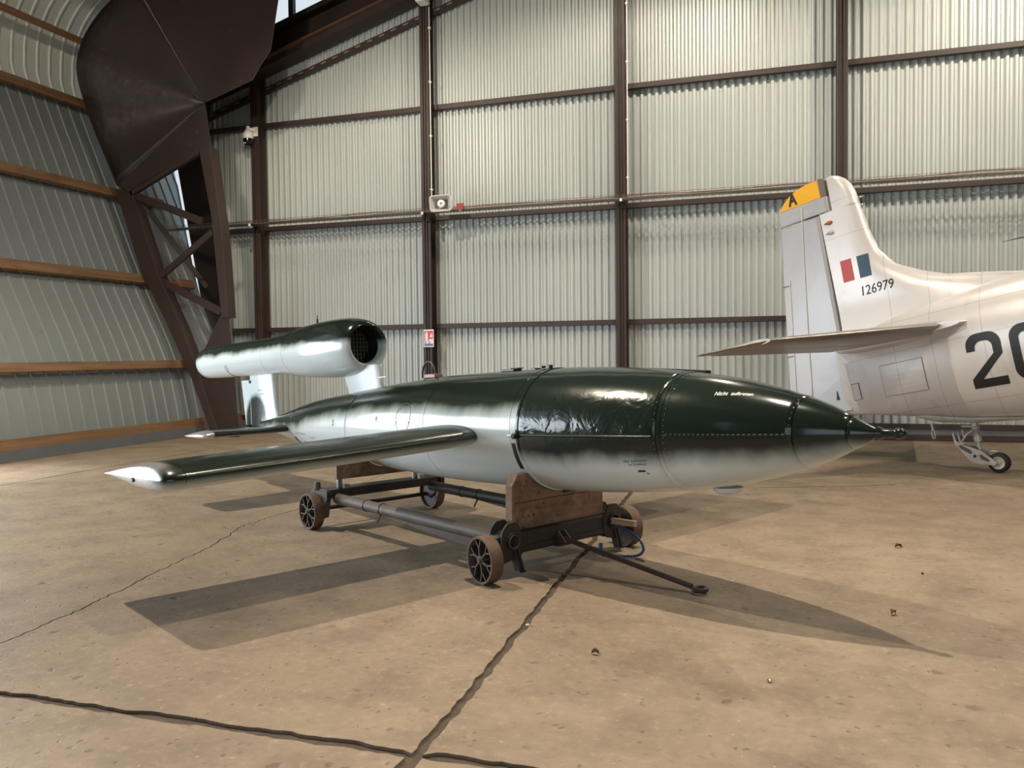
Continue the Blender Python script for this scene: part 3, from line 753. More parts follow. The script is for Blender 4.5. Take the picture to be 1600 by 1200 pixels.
for off in (-0.04, 0.03, 0.07):
    mb = MB(); pts = [(X0 + 0.3 + k * 0.4, off + 0.012 * math.sin(k * 1.1 + off * 40), 0.02) for k in range(int((X1 - X0 - 0.3) / 0.4))]
    mb.tube(pts, 0.012, 6); mb.build('grey_cable', M_tape, ct)
for xc in COLS[:5]:
    mb = MB(); mb.beam((xc + 4.06, -0.16, -0.02), (xc + 4.06, 0.105, -0.02), 0.035, 0.03); mb.box(xc + 4.03, xc + 4.09, 0.09, 0.105, -0.12, -0.02)
    b = mb.build('tray_bracket', M_black, ct)
    mb = MB(); mb.box(xc + 4.045, xc + 4.085, -0.185, -0.165, -0.05, -0.005); mb.build('bracket_end_cap', M_white, b)
# horn loudspeaker
hs = empty('horn_loudspeaker', loc=(-5.78, 13.92, 4.055), label='light grey square horn loudspeaker on the cable tray beside red box', cat='loudspeaker')
hs.rotation_euler = (R(4), R(-3), R(14))
def rrect(w, h, r, y, seg=5):
    pts = []
    for cx, cz, a0 in ((w / 2 - r, h / 2 - r, 0), (-w / 2 + r, h / 2 - r, 90), (-w / 2 + r, -h / 2 + r, 180), (w / 2 - r, -h / 2 + r, 270)):
        for k in range(seg + 1):
            a = R(a0 + 90 * k / seg); pts.append((cx + r * math.cos(a), y, cz + r * math.sin(a)))
    return pts
mb = MB(); mb.loft([rrect(.10, .09, .03, .20), rrect(.20, .15, .04, .08), rrect(.36, .265, .05, -.10), rrect(.385, .285, .055, -.115), rrect(.385, .285, .055, -.13), rrect(.35, .25, .045, -.13), rrect(.33, .235, .045, -.11), rrect(.19, .14, .03, .06), rrect(.05, .05, .02, .10)], True, True)
mb.build('horn', plain('loudspeaker_grey', (0.55, 0.55, 0.54), 0.4, var=0.04), hs)
mb = MB(); mb.lathe([(-.085, .001), (-.085, .055), (-.078, .065), (-.02, .072), (.06, .045), (.09, .03)], axis='y', seg=28); mb.build('driver_cap', M_white, hs)
mb = MB(); mb.box(-.016, .016, -.088, -.0852, -.012, .016); mb.build('emblem', M_letter_g, hs)
mb = MB(); mb.tube([(.19, .0, .03), (.235, .03, -.05), (.24, .03, -.105)], .012, 8); mb.build('mount_arm', M_white, hs)
# red alarm box
rb = empty('alarm_box', loc=(-5.43, 13.93, 3.985), label='small red junction box on the cable tray right of the loudspeaker', cat='junction box')
mb = MB(); mb.box(-.065, .065, -.04, .04, -.055, .055); mb.build('casing', M_red, rb, bevel=.008)
mb = MB()
for sx in (-.07, .07): mb.box(sx - .008, sx + .008, -.02, .02, -.03, -.005); mb.box(sx - .008, sx + .008, -.02, .02, .01, .03)
mb.box(-.02, .02, -.02, .02, -.072, -.055); mb.build('cable_gland', M_white, rb, kind='stuff')
# fire point sign
sg = empty('fire_extinguisher_sign', loc=(-6.15, 14.122, 1.55), label='red, white and blue fire extinguisher sign on the second brown column', cat='sign')
mb = MB(); mb.box(-.098, .098, -.002, .003, 0.0, .315); mb.build('board', M_signw, sg, bevel=.001)
mb = MB(); mb.box(-.086, .086, -.0045, -.002, .105, .292); mb.build('red_field', M_signr, sg)
mb = MB(); mb.box(-.086, .086, -.0045, -.002, .018, .062); mb.build('blue_field', M_signb, sg)
mb = MB(); mb.prism([(-.066, .11), (-.016, .11), (-.016, .235), (-.026, .252), (-.030, .262), (-.018, .268), (-.018, .274), (-.052, .274), (-.062, .262), (-.050, .262), (-.054, .252), (-.066, .235)], -.006, -.0045, lambda p, q, t: (p, t, q)); mb.build('extinguisher_pictogram', M_signw, sg)
mb = MB(); mb.prism([(.03, .175), (.065, .17), (.078, .195), (.07, .225), (.062, .21), (.055, .262), (.04, .235), (.034, .215), (.025, .205)], -.006, -.0045, lambda p, q, t: (p, t, q)); mb.build('flame_pictogram', M_signw, sg)
mb = MB(); mb.box(.006, .086, -.006, -.0045, .105, .143); mb.build('white_panel', M_signw, sg)
mb = MB()
for cx in (-.062, .012): mb.prism([(cx - .016, .066), (cx + .016, .070), (cx + .012, .092), (cx - .012, .096)], -.006, -.002, lambda p, q, t: (p, t, q))
mb.build('blue_mark', M_signb, sg, kind='stuff')
# dome camera
dc = empty('dome_camera', loc=(-9.75, 14.06, 5.40), label='white and black dome security camera on the leftmost column', cat='security camera')
mb = MB(); mb.box(.0, .12, .04, .065, .22, .40); mb.beam((.06, .05, .33), (-.03, -.02, .36), .05, .05); mb.build('wall_bracket', M_white, dc, bevel=.006)
mb = MB(); mb.lathe([(.40, .001), (.40, .035), (.345, .04), (.33, .055), (.26, .095), (.17, .102), (.165, .098), (.165, .001)], (-.04, -.03, 0), 'z', 28); mb.build('housing', M_white, dc)
mb = MB(); mb.lathe([(.165, .095), (.12, .095)] + [(.12 - .085 * math.sin(R(a)), .088 * math.cos(R(a))) for a in range(0, 91, 10)], (-.04, -.03, 0), 'z', 28); mb.build('dome', plain('black_glass', (.006, .006, .007), .05, var=0), dc)
mb = MB()
for dx in (-.018, .018): mb.lathe([(-.118, .001), (-.118, .011), (-.108, .011)], (-.04 + dx, -.03, .065), 'y', 12)
mb.build('lens', M_white, dc)
# bullet camera at the top of the second column
bc = empty('bullet_camera', loc=(-6.13, 14.08, 7.66), label='small white camera at the top of the second column', cat='security camera')
mb = MB(); mb.box(-.09, .09, -.20, .06, -.055, .07); mb.build('housing', M_white, bc, bevel=.02)
mb = MB(); mb.box(-.045, .02, -.205, -.199, -.005, .045); mb.build('lens_window', M_black, bc)
mb = MB(); mb.tube([(.0, .05, .0), (.02, .10, .10)], .025, 10); mb.build('arm', M_white, bc)
# conduits clipped to columns
def conduit(x, zt, zb, label):
    c = empty('conduit', loc=(x, 14.125, zb), label=label, cat='conduit')
    mb = MB(); mb.tube([(0, 0, 0), (0, 0, zt - zb)], .011, 8); mb.build('pipe', M_conduit, c)
    z = .3
    while z < zt - zb:
        mb = MB(); mb.box(-.02, .02, -.014, .030, z, z + .025); mb.build('clip', M_white, c); z += .95
conduit(-6.055, 7.58, 4.05, 'thin white conduit down the second column above the loudspeaker')
conduit(-2.525, 9.2, 4.0, 'thin white conduit on the third column in the middle of the wall')

# =================================================================== FLYING BOMB
HD = R(-30.047); PT = R(2.681)
h3 = Vector((math.cos(HD), math.sin(HD), 0)); n3 = Vector((-math.sin(HD), math.cos(HD), 0))
a3 = h3 * math.cos(PT) + Vector((0, 0, math.sin(PT))); u3 = Vector((-a3.z * h3.x, -a3.z * h3.y, math.cos(PT)))
OB = Vector((-1.436, 5.492, 0.9008))
bomb = empty('flying_bomb', M=frame(a3, n3, u3, OB - u3 * 0.40), label='dark green and pale blue winged flying bomb with pulse jet, resting on a trolley', cat='flying bomb')
BL = (0, 0, 0.40)
KN = [-3.9, -3.2, -2.5, -1.8, -1.2, -.6, 0, .5, 1, 1.5, 1.9, 2.3]
KR = [.113, .233, .301, .359, .393, .4035, .4045, .389, .347, .266, .141, -.07]
def rad(s):
    if s < -3.9: return max(.04, .113 + (s + 3.9) * .155)
    i = 0
    while i < len(KN) - 2 and s > KN[i + 1]: i += 1
    def m(j):
        a = max(j - 1, 0); b = min(j + 1, len(KN) - 1)
        if 0 < j < len(KN) - 1:
            hd = KN[j + 1] - KN[j]; hs = KN[j] - KN[j - 1]
            return (hs * hs * KR[j + 1] + (hd * hd - hs * hs) * KR[j] - hd * hd * KR[j - 1]) / (hs * hd * (hd + hs))
        return (KR[b] - KR[a]) / (KN[b] - KN[a])
    hh = KN[i + 1] - KN[i]; t = (s - KN[i]) / hh
    return (2 * t**3 - 3 * t**2 + 1) * KR[i] + (t**3 - 2 * t**2 + t) * hh * m(i) + (-2 * t**3 + 3 * t**2) * KR[i + 1] + (t**3 - t**2) * hh * m(i + 1)
def body_pt(s, phi, lift=0.0):
    """phi in degrees up from the starboard horizontal"""
    r = rad(s) + lift; return (s, -r * math.cos(R(phi)), r * math.sin(R(phi)))
SECT = [('tail_cone', -4.45, -3.50), ('tail_section', -3.50, -2.248), ('rear_section', -2.248, -1.031), ('centre_section', -1.031, -0.016), ('warhead_section', -0.016, 1.055), ('nose_section', 1.055, 1.788), ('nose_cone', 1.788, 2.02), ('nose_cap', 2.02, 2.158)]
for nm, s0, s1 in SECT:
    n = max(6, int((s1 - s0) / 0.035)); prof = []
    g = 0.0035
    prof.append((s0 + .0005, max(rad(s0) - .012, .005))); prof.append((s0 + .0015, rad(s0) - .0025)); prof.append((s0 + g, rad(s0 + g)))
    for k in range(1, n): prof.append((s0 + (s1 - s0) * k / n, rad(s0 + (s1 - s0) * k / n)))
    prof.append((s1 - g, rad(s1 - g))); prof.append((s1 - .0015, rad(s1) - .0025)); prof.append((s1 - .0005, max(rad(s1) - .012, .005)))
    mb = MB(); mb.lathe(prof, seg=96); mb.build(nm, M_body, bomb, BL)
mb = MB(); mb.lathe([(-4.452, .001), (-4.452, .03), (-4.44, .04)], seg=32); mb.build('tail_plug', M_greenp, bomb, BL)
# nose spike
mb = MB(); mb.lathe([(2.14, .034), (2.155, .028), (2.17, .021), (2.225, .0185), (2.228, .026), (2.238, .0275), (2.255, .024), (2.270, .013), (2.276, .004), (2.277, .0005)], seg=32); mb.build('nose_fuse', M_body, bomb, BL)
# seam bands and rivets
def band(s0, s1, lift, mat, name='seam_band'):
    mb = MB(); mb.lathe([(s0, rad(s0) - .002), (s0 + .002, rad(s0) + lift), (s1 - .002, rad(s1) + lift), (s1, rad(s1) - .002)], seg=96); return mb.build(name, mat, bomb, BL)
band(1.060, 1.085, .003, M_body); band(-.075, -.070, .002, M_body)
def rivets(s, n, r=.0055, lift=.001, a0=-180, a1=180, name='rivet'):
    mb = MB()
    for k in range(n):
        phi = a0 + (a1 - a0) * (k + .5) / n; p = Vector(body_pt(s, phi, lift)); d = Vector((0, -math.cos(R(phi)), math.sin(R(phi)))); t = Vector((1, 0, 0)); w = d.cross(t)
        vs = [p + d * .003] + [p + (t * math.cos(q * math.pi / 3) + w * math.sin(q * math.pi / 3)) * r for q in range(6)]
        mb.add(vs, [(0, 1 + q, 1 + (q + 1) % 6) for q in range(6)], True)
    o = mb.build(name, M_body, bomb, BL); o['kind'] = 'stuff'; return o
rivets(1.045, 64); rivets(1.110, 64); rivets(1.776, 36, .005); rivets(2.012, 20, .004); rivets(-3.49, 30, .004)
# longitudinal seam: rod on the warhead, stitched lap on the nose
mb = MB(); mb.tube([body_pt(s, -2.0, .001) for s in [0.03 + k * .05 for k in range(21)]], .0075, 8); mb.build('seam_rod', M_greenp, bomb, BL)
mb = MB(); mb.tube([body_pt(s, -1.0, -.001) for s in [1.10 + k * .04 for k in range(18)]], .005, 8); mb.build('seam_lap', M_greenp, bomb, BL)
mb = MB()
for k in range(24):
    s = 1.13 + k * .027; p = Vector(body_pt(s, .3, .002)); mb.lathe([(-.010, .001), (-.010, .006), (.010, .006), (.010, .001)], p, 'x', 6)
o = mb.build('stitch', M_greenp, bomb, BL); o['kind'] = 'stuff'
# clamp ring at the warhead joint: ring, knob, latch
mb = MB(); mb.lathe([(-.016, rad(0) - .004), (-.014, rad(0) + .005), (.004, rad(0) + .005), (.006, rad(0) - .004)], seg=96); mb.build('clamp_ring', M_body, bomb, BL)
mb = MB(); p = Vector(body_pt(-.01, -2.8, .0)); mb.lathe([(0.0, .019), (-.028, .019), (-.034, .015), (-.034, .001)], p, 'y', 16); k = mb.build('clamp_knob', M_black, bomb, BL)
mb = MB(); mb.tube([body_pt(-.085, -2.8, .012), body_pt(-.02, -2.8, .012)], .007, 8); mb.build('knob_pin', M_pale, k)
mb = MB(); mb.tube([body_pt(.005, -88, .012), body_pt(.005, -103, .012)], .012, 8); mb.tube([body_pt(.005, -100, .012), body_pt(.02, -112, .02)], .006, 8)
k = mb.build('latch', M_frame, bomb, BL)
mb = MB(); mb.lathe([(-.012, .001), (-.012, .010), (.012, .010), (.012, .001)], body_pt(.02, -112, .022), 'y', 10); mb.build('latch_tip', M_letter_w, k)
# painted marks on the skin
def patch(name, s0, s1, p0, p1, mat, ns=6, nphi=8, lift=.0012):
    mb = MB(); vs = [body_pt(s0 + (s1 - s0) * i / ns, p0 + (p1 - p0) * j / nphi, lift) for i in range(ns + 1) for j in range(nphi + 1)]; m = nphi + 1
    mb.add(vs, [(i * m + j, (i + 1) * m + j, (i + 1) * m + j + 1, i * m + j + 1) for i in range(ns) for j in range(nphi)], True)
    return mb.build(name, mat, bomb, BL, recalc=False)
patch('dark_stripe', -.063, -.026, -36, -9.5, M_black)
patch('white_joint_strip', -.068, -.02, -8, 9, M_pale)
patch('black_dash', -1.715, -1.690, 10.5, 16.0, M_black, 2, 4)
patch('black_dash', -3.43, -3.37, -52, -30, M_black, 2, 4); patch('black_dash', -3.20, -3.14, -50, -36, M_black, 2, 4)
mb = MB()
for k in range(7):
    pass
def skin_text(txt, size, s, phi, tilt, mat, shear=0.2, name='lettering', bold=0.0, sx=1.0, parent=bomb):
    vf = text_flat(txt, size, shear, 0, bold); r0 = rad(s); ct_, st_ = math.cos(R(tilt)), math.sin(R(tilt))
    def fn(x, y, lift):
        x *= sx; xx = x * ct_ - y * st_; yy = x * st_ + y * ct_
        return body_pt(s + xx, phi + math.degrees(yy / r0), lift)
    return decal(name, vf, fn, mat, parent, BL)
o = skin_text('Nicht  auftreten', .037, 1.46, 50.0, 11, M_letter_w, .25, 'white_lettering', .0004, 0.84)
o = skin_text('Hier aufbocken', .028, .89, -25.0, 2, M_letter_g, .2, 'grey_lettering', 0, .92)
o = skin_text('Auf Abstellbock', .024, .90, -28.6, 2, M_letter_g, .2, 'grey_lettering', 0, .80)
o = skin_text('S', .07, -2.47, 8, 0, M_black, .0, 'letter', .002, 1.0)
skin_text('Rechnen auf Kreisel', .03, -3.22, -16, 0, M_letter_f, .1, 'faint_lettering'); skin_text('Vorsicht', .03, -2.95, -22, 0, M_letter_f, .1, 'faint_lettering')
patch('arrow_bar', .885, .935, -37.5, -35.2, M_black, 3, 2); mb = MB()
mb.add([body_pt(.935, -39.6, .0012), body_pt(.935, -38.6, .0012), body_pt(.955, -39.4, .0012), body_pt(.945, -40.4, .0012)], [(0, 1, 2, 3)]); mb.build('arrow_dot', M_black, bomb, BL, recalc=False)
# round access hatch and screws
mb = MB(); ring = []
hs_, hp = -1.305, 14.0
for k in range(36):
    a = 2 * math.pi * k / 36; ring.append(body_pt(hs_ + .10 * math.cos(a), hp + math.degrees(.115 * math.sin(a) / .385), .0005))
mb.tube(ring, .0022, 5, False, True); mb.build('hatch_seam', M_letter_g, bomb, BL)
mb = MB()
for a in (45, 135, 200, 340):
    p = Vector(body_pt(hs_ + .092 * math.cos(R(a)), hp + math.degrees(.105 * math.sin(R(a)) / .385), .001)); mb.lathe([(0, .006), (-.003, .005), (-.003, .0005)], p, 'y', 8)
mb.build('hatch_screw', M_letter_g, bomb, BL, kind='stuff')
# top fittings: black hose loop, plates, long carrying rail
mb = MB(); mb.tube([(-1.47 + .09 * math.cos(R(t)) - .06, .05, .395 + .125 * math.sin(R(t)) ** .8 if 0 < t < 180 else .39) for t in range(0, 181, 12)], .008, 8); mb.build('hose_loop', M_black, bomb, BL)
mb = MB(); mb.box(-1.50, -1.36, -.02, .06, .388, .418); mb.build('hose_base', plain('copper_brown', (.30, .17, .12), .4), bomb, BL, bevel=.004)
mb = MB(); mb.box(-.53, -.40, -.05, .03, .402, .418); mb.box(-.47, -.38, -.02, .03, .418, .425); mb.build('lug_plate', M_black, bomb, BL, bevel=.003)
mb = MB(); mb.box(-.255, -.20, -.03, .03, .40, .415); mb.build('lug_plate', M_greenp, bomb, BL, bevel=.003)
mb = MB()
for z in (.403, .424): mb.box(-.14, -.06, -.035, .0, z, z + .006)
mb.box(-.14, -.13, -.035, 0, .40, .43); mb.box(-.07, -.06, -.035, 0, .40, .43); mb.build('lug_bracket', M_black, bomb, BL)
mb = MB(); ss = [-.05 + k * .06 for k in range(20)]
mb.loft([[(s, y, z) for y, z in ((.10, rad(s) - .02), (.16, rad(s) - .02), (.16, .398 + .004 - .056 * max(0, s) ** 1.4 + .004), (.10, .398 + .004 - .056 * max(0, s) ** 1.4 + .004))] for s in ss], True, False)
mb.build('carrying_rail', M_black, bomb, BL)
# small pale dome under the nose
mb = MB(); mb.lathe([(-.045 - .05 * math.sin(R(a)), .085 * math.cos(R(a))) for a in range(0, 91, 10)] , (1.24, .06, -.275), 'z', 24); mb.build('belly_dome', M_pale, bomb, BL)
# wings
def airfoil(n=22):
    pts = []
    for k in range(n + 1):
        xx = .5 * (1 - math.cos(math.pi * k / n)); y = 5 * .16 * (.2969 * math.sqrt(xx) - .126 * xx - .3516 * xx**2 + .2843 * xx**3 - .1015 * xx**4)
        pts.append((xx, y))
    return [(x_, y_) for x_, y_ in pts] + [(x_, -y_) for x_, y_ in pts[-2:0:-1]]
AF = airfoil()
def wing_ring(side, lat, le, chord, uc, tk):
    return [(le - chord * x_, side * lat, uc + y_ * tk * 1.0 * (1.02 if y_ > 0 else .98)) for x_, y_ in AF]
def uc(lat): return -.033 - .0385 * (lat - .4)
for side in (-1, 1):
    mb = MB(); rr = [wing_ring(side, l, -.40, 1.0, uc(l), .98) for l in (.30, .42, .7, 1.0, 1.4, 1.8, 2.1, 2.36)]
    mb.loft(rr, True, True); w = mb.build('wing', M_wing, bomb, BL)
    mb = MB(); rr = [wing_ring(side, l, le, ch, uc(l), tk) for l, le, ch, tk in ((2.362, -.4005, .999, .978), (2.40, -.402, .997, .965), (2.43, -.408, .99, .92), (2.455, -.42, .975, .80), (2.468, -.44, .955, .60), (2.475, -.47, .92, .32), (2.478, -.52, .86, .05))]
    mb.loft(rr, True, True)
    t = mb.build('wing_tip', M_tip, w, label='bright silver wing tip')
    mb = MB(); mb.lathe([(side * 2.484, .001), (side * 2.484, .013), (side * 2.46, .013)], (-.87, 0, uc(2.47) - .014), 'y', 14)
    mb.build('tip_hole', M_black, w)
# tailplanes with drooped bright tips
for side in (-1, 1):
    mb = MB(); rr = []
    for l, le, ch, uu in ((.08, -3.52, .64, -.025), (.25, -3.53, .60, -.027), (.6, -3.53, .56, -.03), (.90, -3.53, .53, -.033)):
        rr.append([(le - ch * x_, side * l, uu + y_ * .45) for x_, y_ in AF])
    mb.loft(rr, True, True); w = mb.build('tailplane', M_greenp, bomb, BL)
    mb = MB(); rr = []
    for l, le, ch, uu, tk in ((.901, -3.53, .53, -.034, .46), (.95, -3.54, .51, -.038, .42), (.985, -3.56, .46, -.042, .28), (1.0, -3.62, .38, -.045, .08)):
        rr.append([(le - ch * x_, side * l, uu + y_ * tk) for x_, y_ in AF])
    mb.loft(rr, True, True); mb.build('tailplane_tip', M_silver, w, label='bright silver tailplane tip')
# fin and rudder
mb = MB(); rr = []
for u, le, te in ((-.02, -4.06, -4.666), (.10, -4.09, -4.666), (.30, -4.12, -4.666), (.50, -4.15, -4.666), (.545, -4.16, -4.666)):
    rr.append([(le, 0, u), (le - .012, -.014, u), (le - .045, -.022, u), (te, -.020, u), (te, .020, u), (le - .045, .022, u), (le - .012, .014, u)])
mb.loft(rr, True, True); fin = mb.build('fin', M_fin, bomb, BL)
mb = MB(); mb.prism([(-4.672, -.01), (-4.672, .475), (-4.885, .475), (-4.81, -.01)], -.019, .019, lambda p, q, t: (p, t, q)); rd = mb.build('rudder', M_fin, bomb, BL, bevel=.006)
mb = MB(); mb.lathe([(-.032, .001), (-.032, .017), (0, .017)], (-4.66, 0, .455), 'y', 14); mb.build('rudder_hinge', M_black, rd)
mb = MB(); mb.tube([(-4.669, -.0185, 0.0), (-4.669, -.0185, .44)], .0035, 6); mb.build('hinge_line', M_pale, rd)
def fin_text(t, size, s, u):
    vf = text_flat(t, size); return decal('faint_lettering', vf, lambda x_, y_, l: (s + x_, -.0218 - l, u + y_), M_letter_f, fin)
fin_text('Ruder nicht', .030, -4.42, .36); fin_text('in die hohe', .030, -4.42, .32)
# pulse jet
EU = .706
def eng(t): return EU
EP = [(-5.735, .150), (-5.735, .172), (-5.728, .176), (-5.6, .180), (-5.2, .185), (-4.7, .188), (-4.3, .189), (-4.05, .192), (-3.9, .198), (-3.75, .209), (-3.62, .222), (-3.5, .234), (-3.3, .250), (-3.1, .260), (-2.9, .265), (-2.75, .265), (-2.62, .261), (-2.52, .252), (-2.44, .239), (-2.385, .224), (-2.35, .208), (-2.333, .193), (-2.331, .182), (-2.342, .170), (-2.37, .161), (-2.42, .156)]
mb = MB(); mb.lathe(EP, (0, 0, EU), seg=80); en = mb.build('pulse_jet', M_engine, bomb, BL)
mb = MB(); mb.lathe([(-2.42, .1562), (-2.60, .155), (-2.60, .001)], (0, 0, EU), seg=48); mb.build('intake_duct', M_black, en)
mb = MB(); mb.lathe([(-5.735, .150), (-5.3, .152), (-5.0, .15), (-5.0, .001)], (0, 0, EU), seg=48); mb.build('exhaust_duct', M_black, en)
mb = MB()
for k in range(9):
    yy = -.14 + k * .035; hh = math.sqrt(max(0, .15**2 - yy * yy))
    mb.box(-2.575, -2.565, yy - .003, yy + .003, EU - hh, EU + hh); mb.box(-2.575, -2.565, -hh, hh, EU + yy - .002, EU + yy + .002)
mb.build('intake_grille', plain('grille_steel', (.20, .20, .19), .5, .5), en)
def eng_ring(s, r, w=.003):
    mb = MB(); mb.lathe([(s - w, r - .003), (s, r + .0014), (s + w, r - .003)], (0, 0, EU), seg=80); return mb.build('engine_seam', M_engine, en)
eng_ring(-3.508, .2335); eng_ring(-4.05, .192)
mb = MB(); mb.tube([(-4.95, -.185 * math.cos(R(p)), EU + .187 * math.sin(R(p)) - .001) for p in range(-20, -91, -10)], .004, 6); mb.tube([(-4.9, -.187 * math.cos(R(p)), EU + .188 * math.sin(R(p)) - .001) for p in range(-18, -40, -6)], .003, 6); mb.build('strap_line', M_black, en)
mb = MB(); mb.tube([(-3.2, 0, EU + .255), (-3.2, 0, EU + .30)], .010, 8); mb.tube([(-3.2, 0, EU + .30), (-3.2, 0, EU + .335)], .005, 8); mb.build('plug', M_frame, en)
# front pylon, rear saddle
mb = MB(); rr = []
for u, le, te in ((.18, -2.08, -2.66), (.33, -2.115, -2.70), (.46, -2.145, -2.76), (.53, -2.165, -2.79)):
    rr.append([(le - (le - te) * x_, y_ * .85 * .6, u) for x_, y_ in AF])
mb.loft(rr, True, True); py = mb.build('engine_pylon', M_pale, bomb, BL)
mb = MB(); mb.tube([(-2.15, -.03, .415), (-2.02, -.03, .417)], .006, 8); mb.build('pylon_pin', M_letter_w, py)

# =================================================================== TROLLEY
TB = Vector((-1.44, 5.485, 0))
TM = frame(h3, n3, Vector((0, 0, 1)), TB)
tr = empty('trolley', M=TM, label='low rusty steel trolley with four spoked iron wheels carrying the flying bomb', cat='trolley')
WR, WW = .146, .085
def make_wheel():
    mb = MB(); mb.lathe([(-WW / 2, WR - .014), (-WW / 2, WR - .002), (-WW / 2 + .006, WR), (WW / 2 - .006, WR), (WW / 2, WR - .002), (WW / 2, WR - .014), (WW / 2 - .012, WR - .016), (-WW / 2 + .012, WR - .016), (-WW / 2, WR - .014)], axis='y', seg=48)
    w = mb.build('wheel', M_wheel, tr)
    mb = MB(); mb.lathe([(-.05, .001), (-.05, .014), (-.042, .02), (-.036, .028), (.036, .028), (.042, .02), (.05, .001)], axis='y', seg=24); mb.build('hub', M_wheel, w)
    mb = MB(); mb.lathe([(.012, .02), (.012, WR - .016), (.018, WR - .016), (.018, .02)], axis='y', seg=40); mb.build('web_disc', M_frame, w)
    spd = None
    for k in range(6):
        a = 2 * math.pi * k / 6
        if spd is None:
            mb = MB(); mb.beam((.02, 0, 0), (.075, 0, 0), .05, .013); 
            mb.beam((.072, 0, 0), (WR - .014, 0, .034), .046, .011); mb.beam((.072, 0, 0), (WR - .014, 0, -.034), .046, .011)
            sp = mb.build('spoke', M_spoke, w, bevel=.002); spd = sp
        else:
            sp = spd.copy(); COL.objects.link(sp); sp.parent = w
        sp.rotation_euler = (0, a + .3, 0); sp.location = (0, -.012, 0)
    return w
w0 = make_wheel()
def copy_part(o, parent):
    c = o.copy(); COL.objects.link(c); c.parent = parent
    for ch in list(o.children):
        d = ch.copy(); COL.objects.link(d); d.parent = c
    return c
WP = [(.035, -.705, 8), (-2.215, -.650, 2), (-.035, .69, 8), (-2.29, .62, 2)]
for i, (s, l, rz) in enumerate(WP):
    w = w0 if i == 0 else copy_part(w0, tr)
    w.location = (s, l, WR); w.rotation_euler = (0, R(17 * i), R(-rz))
    if l > 0: w.rotation_euler = (0, R(17 * i), R(180 - rz))
# axles
for s in (0.0, -2.25):
    mb = MB(); mb.tube([(s, -.73 if s == 0 else -.67, WR), (s, .71 if s == 0 else .64, WR)], .018, 12); mb.build('axle', M_frame, tr)
# long tubes, open at the front where they pass through the castings
for l in (-.50, .445):
    za, zb = .232, .248
    mb = MB(); mb.tube([(-2.06, l, zb), (.085, l, za)], .043, 20, False)
    mb.tube([(.085, l, za), (-.06, l, za)], .0395, 20, False)
    mb.add([(-.06, l + .039 * math.cos(2 * math.pi * k / 20), za + .039 * math.sin(2 * math.pi * k / 20)) for k in range(20)], [tuple(range(20))])
    ra = [(.085, l + .043 * math.cos(2 * math.pi * k / 20), za + .043 * math.sin(2 * math.pi * k / 20)) for k in range(20)]
    rb_ = [(.085, l + .0395 * math.cos(2 * math.pi * k / 20), za + .0395 * math.sin(2 * math.pi * k / 20)) for k in range(20)]
    mb.loft([ra, rb_], False, False); tb = mb.build('side_tube', M_tube if l < 0 else M_frame, tr, recalc=False)
    for s in (-1.62, -1.40):
        mb = MB(); mb.tube([(s - .007, l, zb - .004), (s + .007, l, zb - .004)], .047, 18); mb.build('tube_collar', M_frame, tb)
    # fish-belly plate under the tube, deepest at the front
    mb = MB(); mb.prism([(-1.38, .205), (-.02, .192), (-.02, .105), (-.25, .125), (-1.38, .198)], l - .012, l + .012, lambda p, q, t: (p, t, q)); mb.build('belly_plate', M_bar, tr)
    mb = MB(); mb.tube([(-1.40, l - .02, .205), (-1.42, l - .04, .145)], .008, 6); mb.build('hook', M_tube, tb)
# cross members
mb = MB(); mb.box(-.07, .05, -.44, .385, .165, .275); mb.build('front_beam', M_frame, tr, bevel=.006)
mb = MB(); mb.box(-.01, .058, -.44, .385, .155, .185); mb.build('front_beam_flange', M_frame, tr)
mb = MB(); mb.box(-2.20, -2.05, -.60, .56, .255, .325); mb.build('rear_beam', M_frame, tr, bevel=.005)
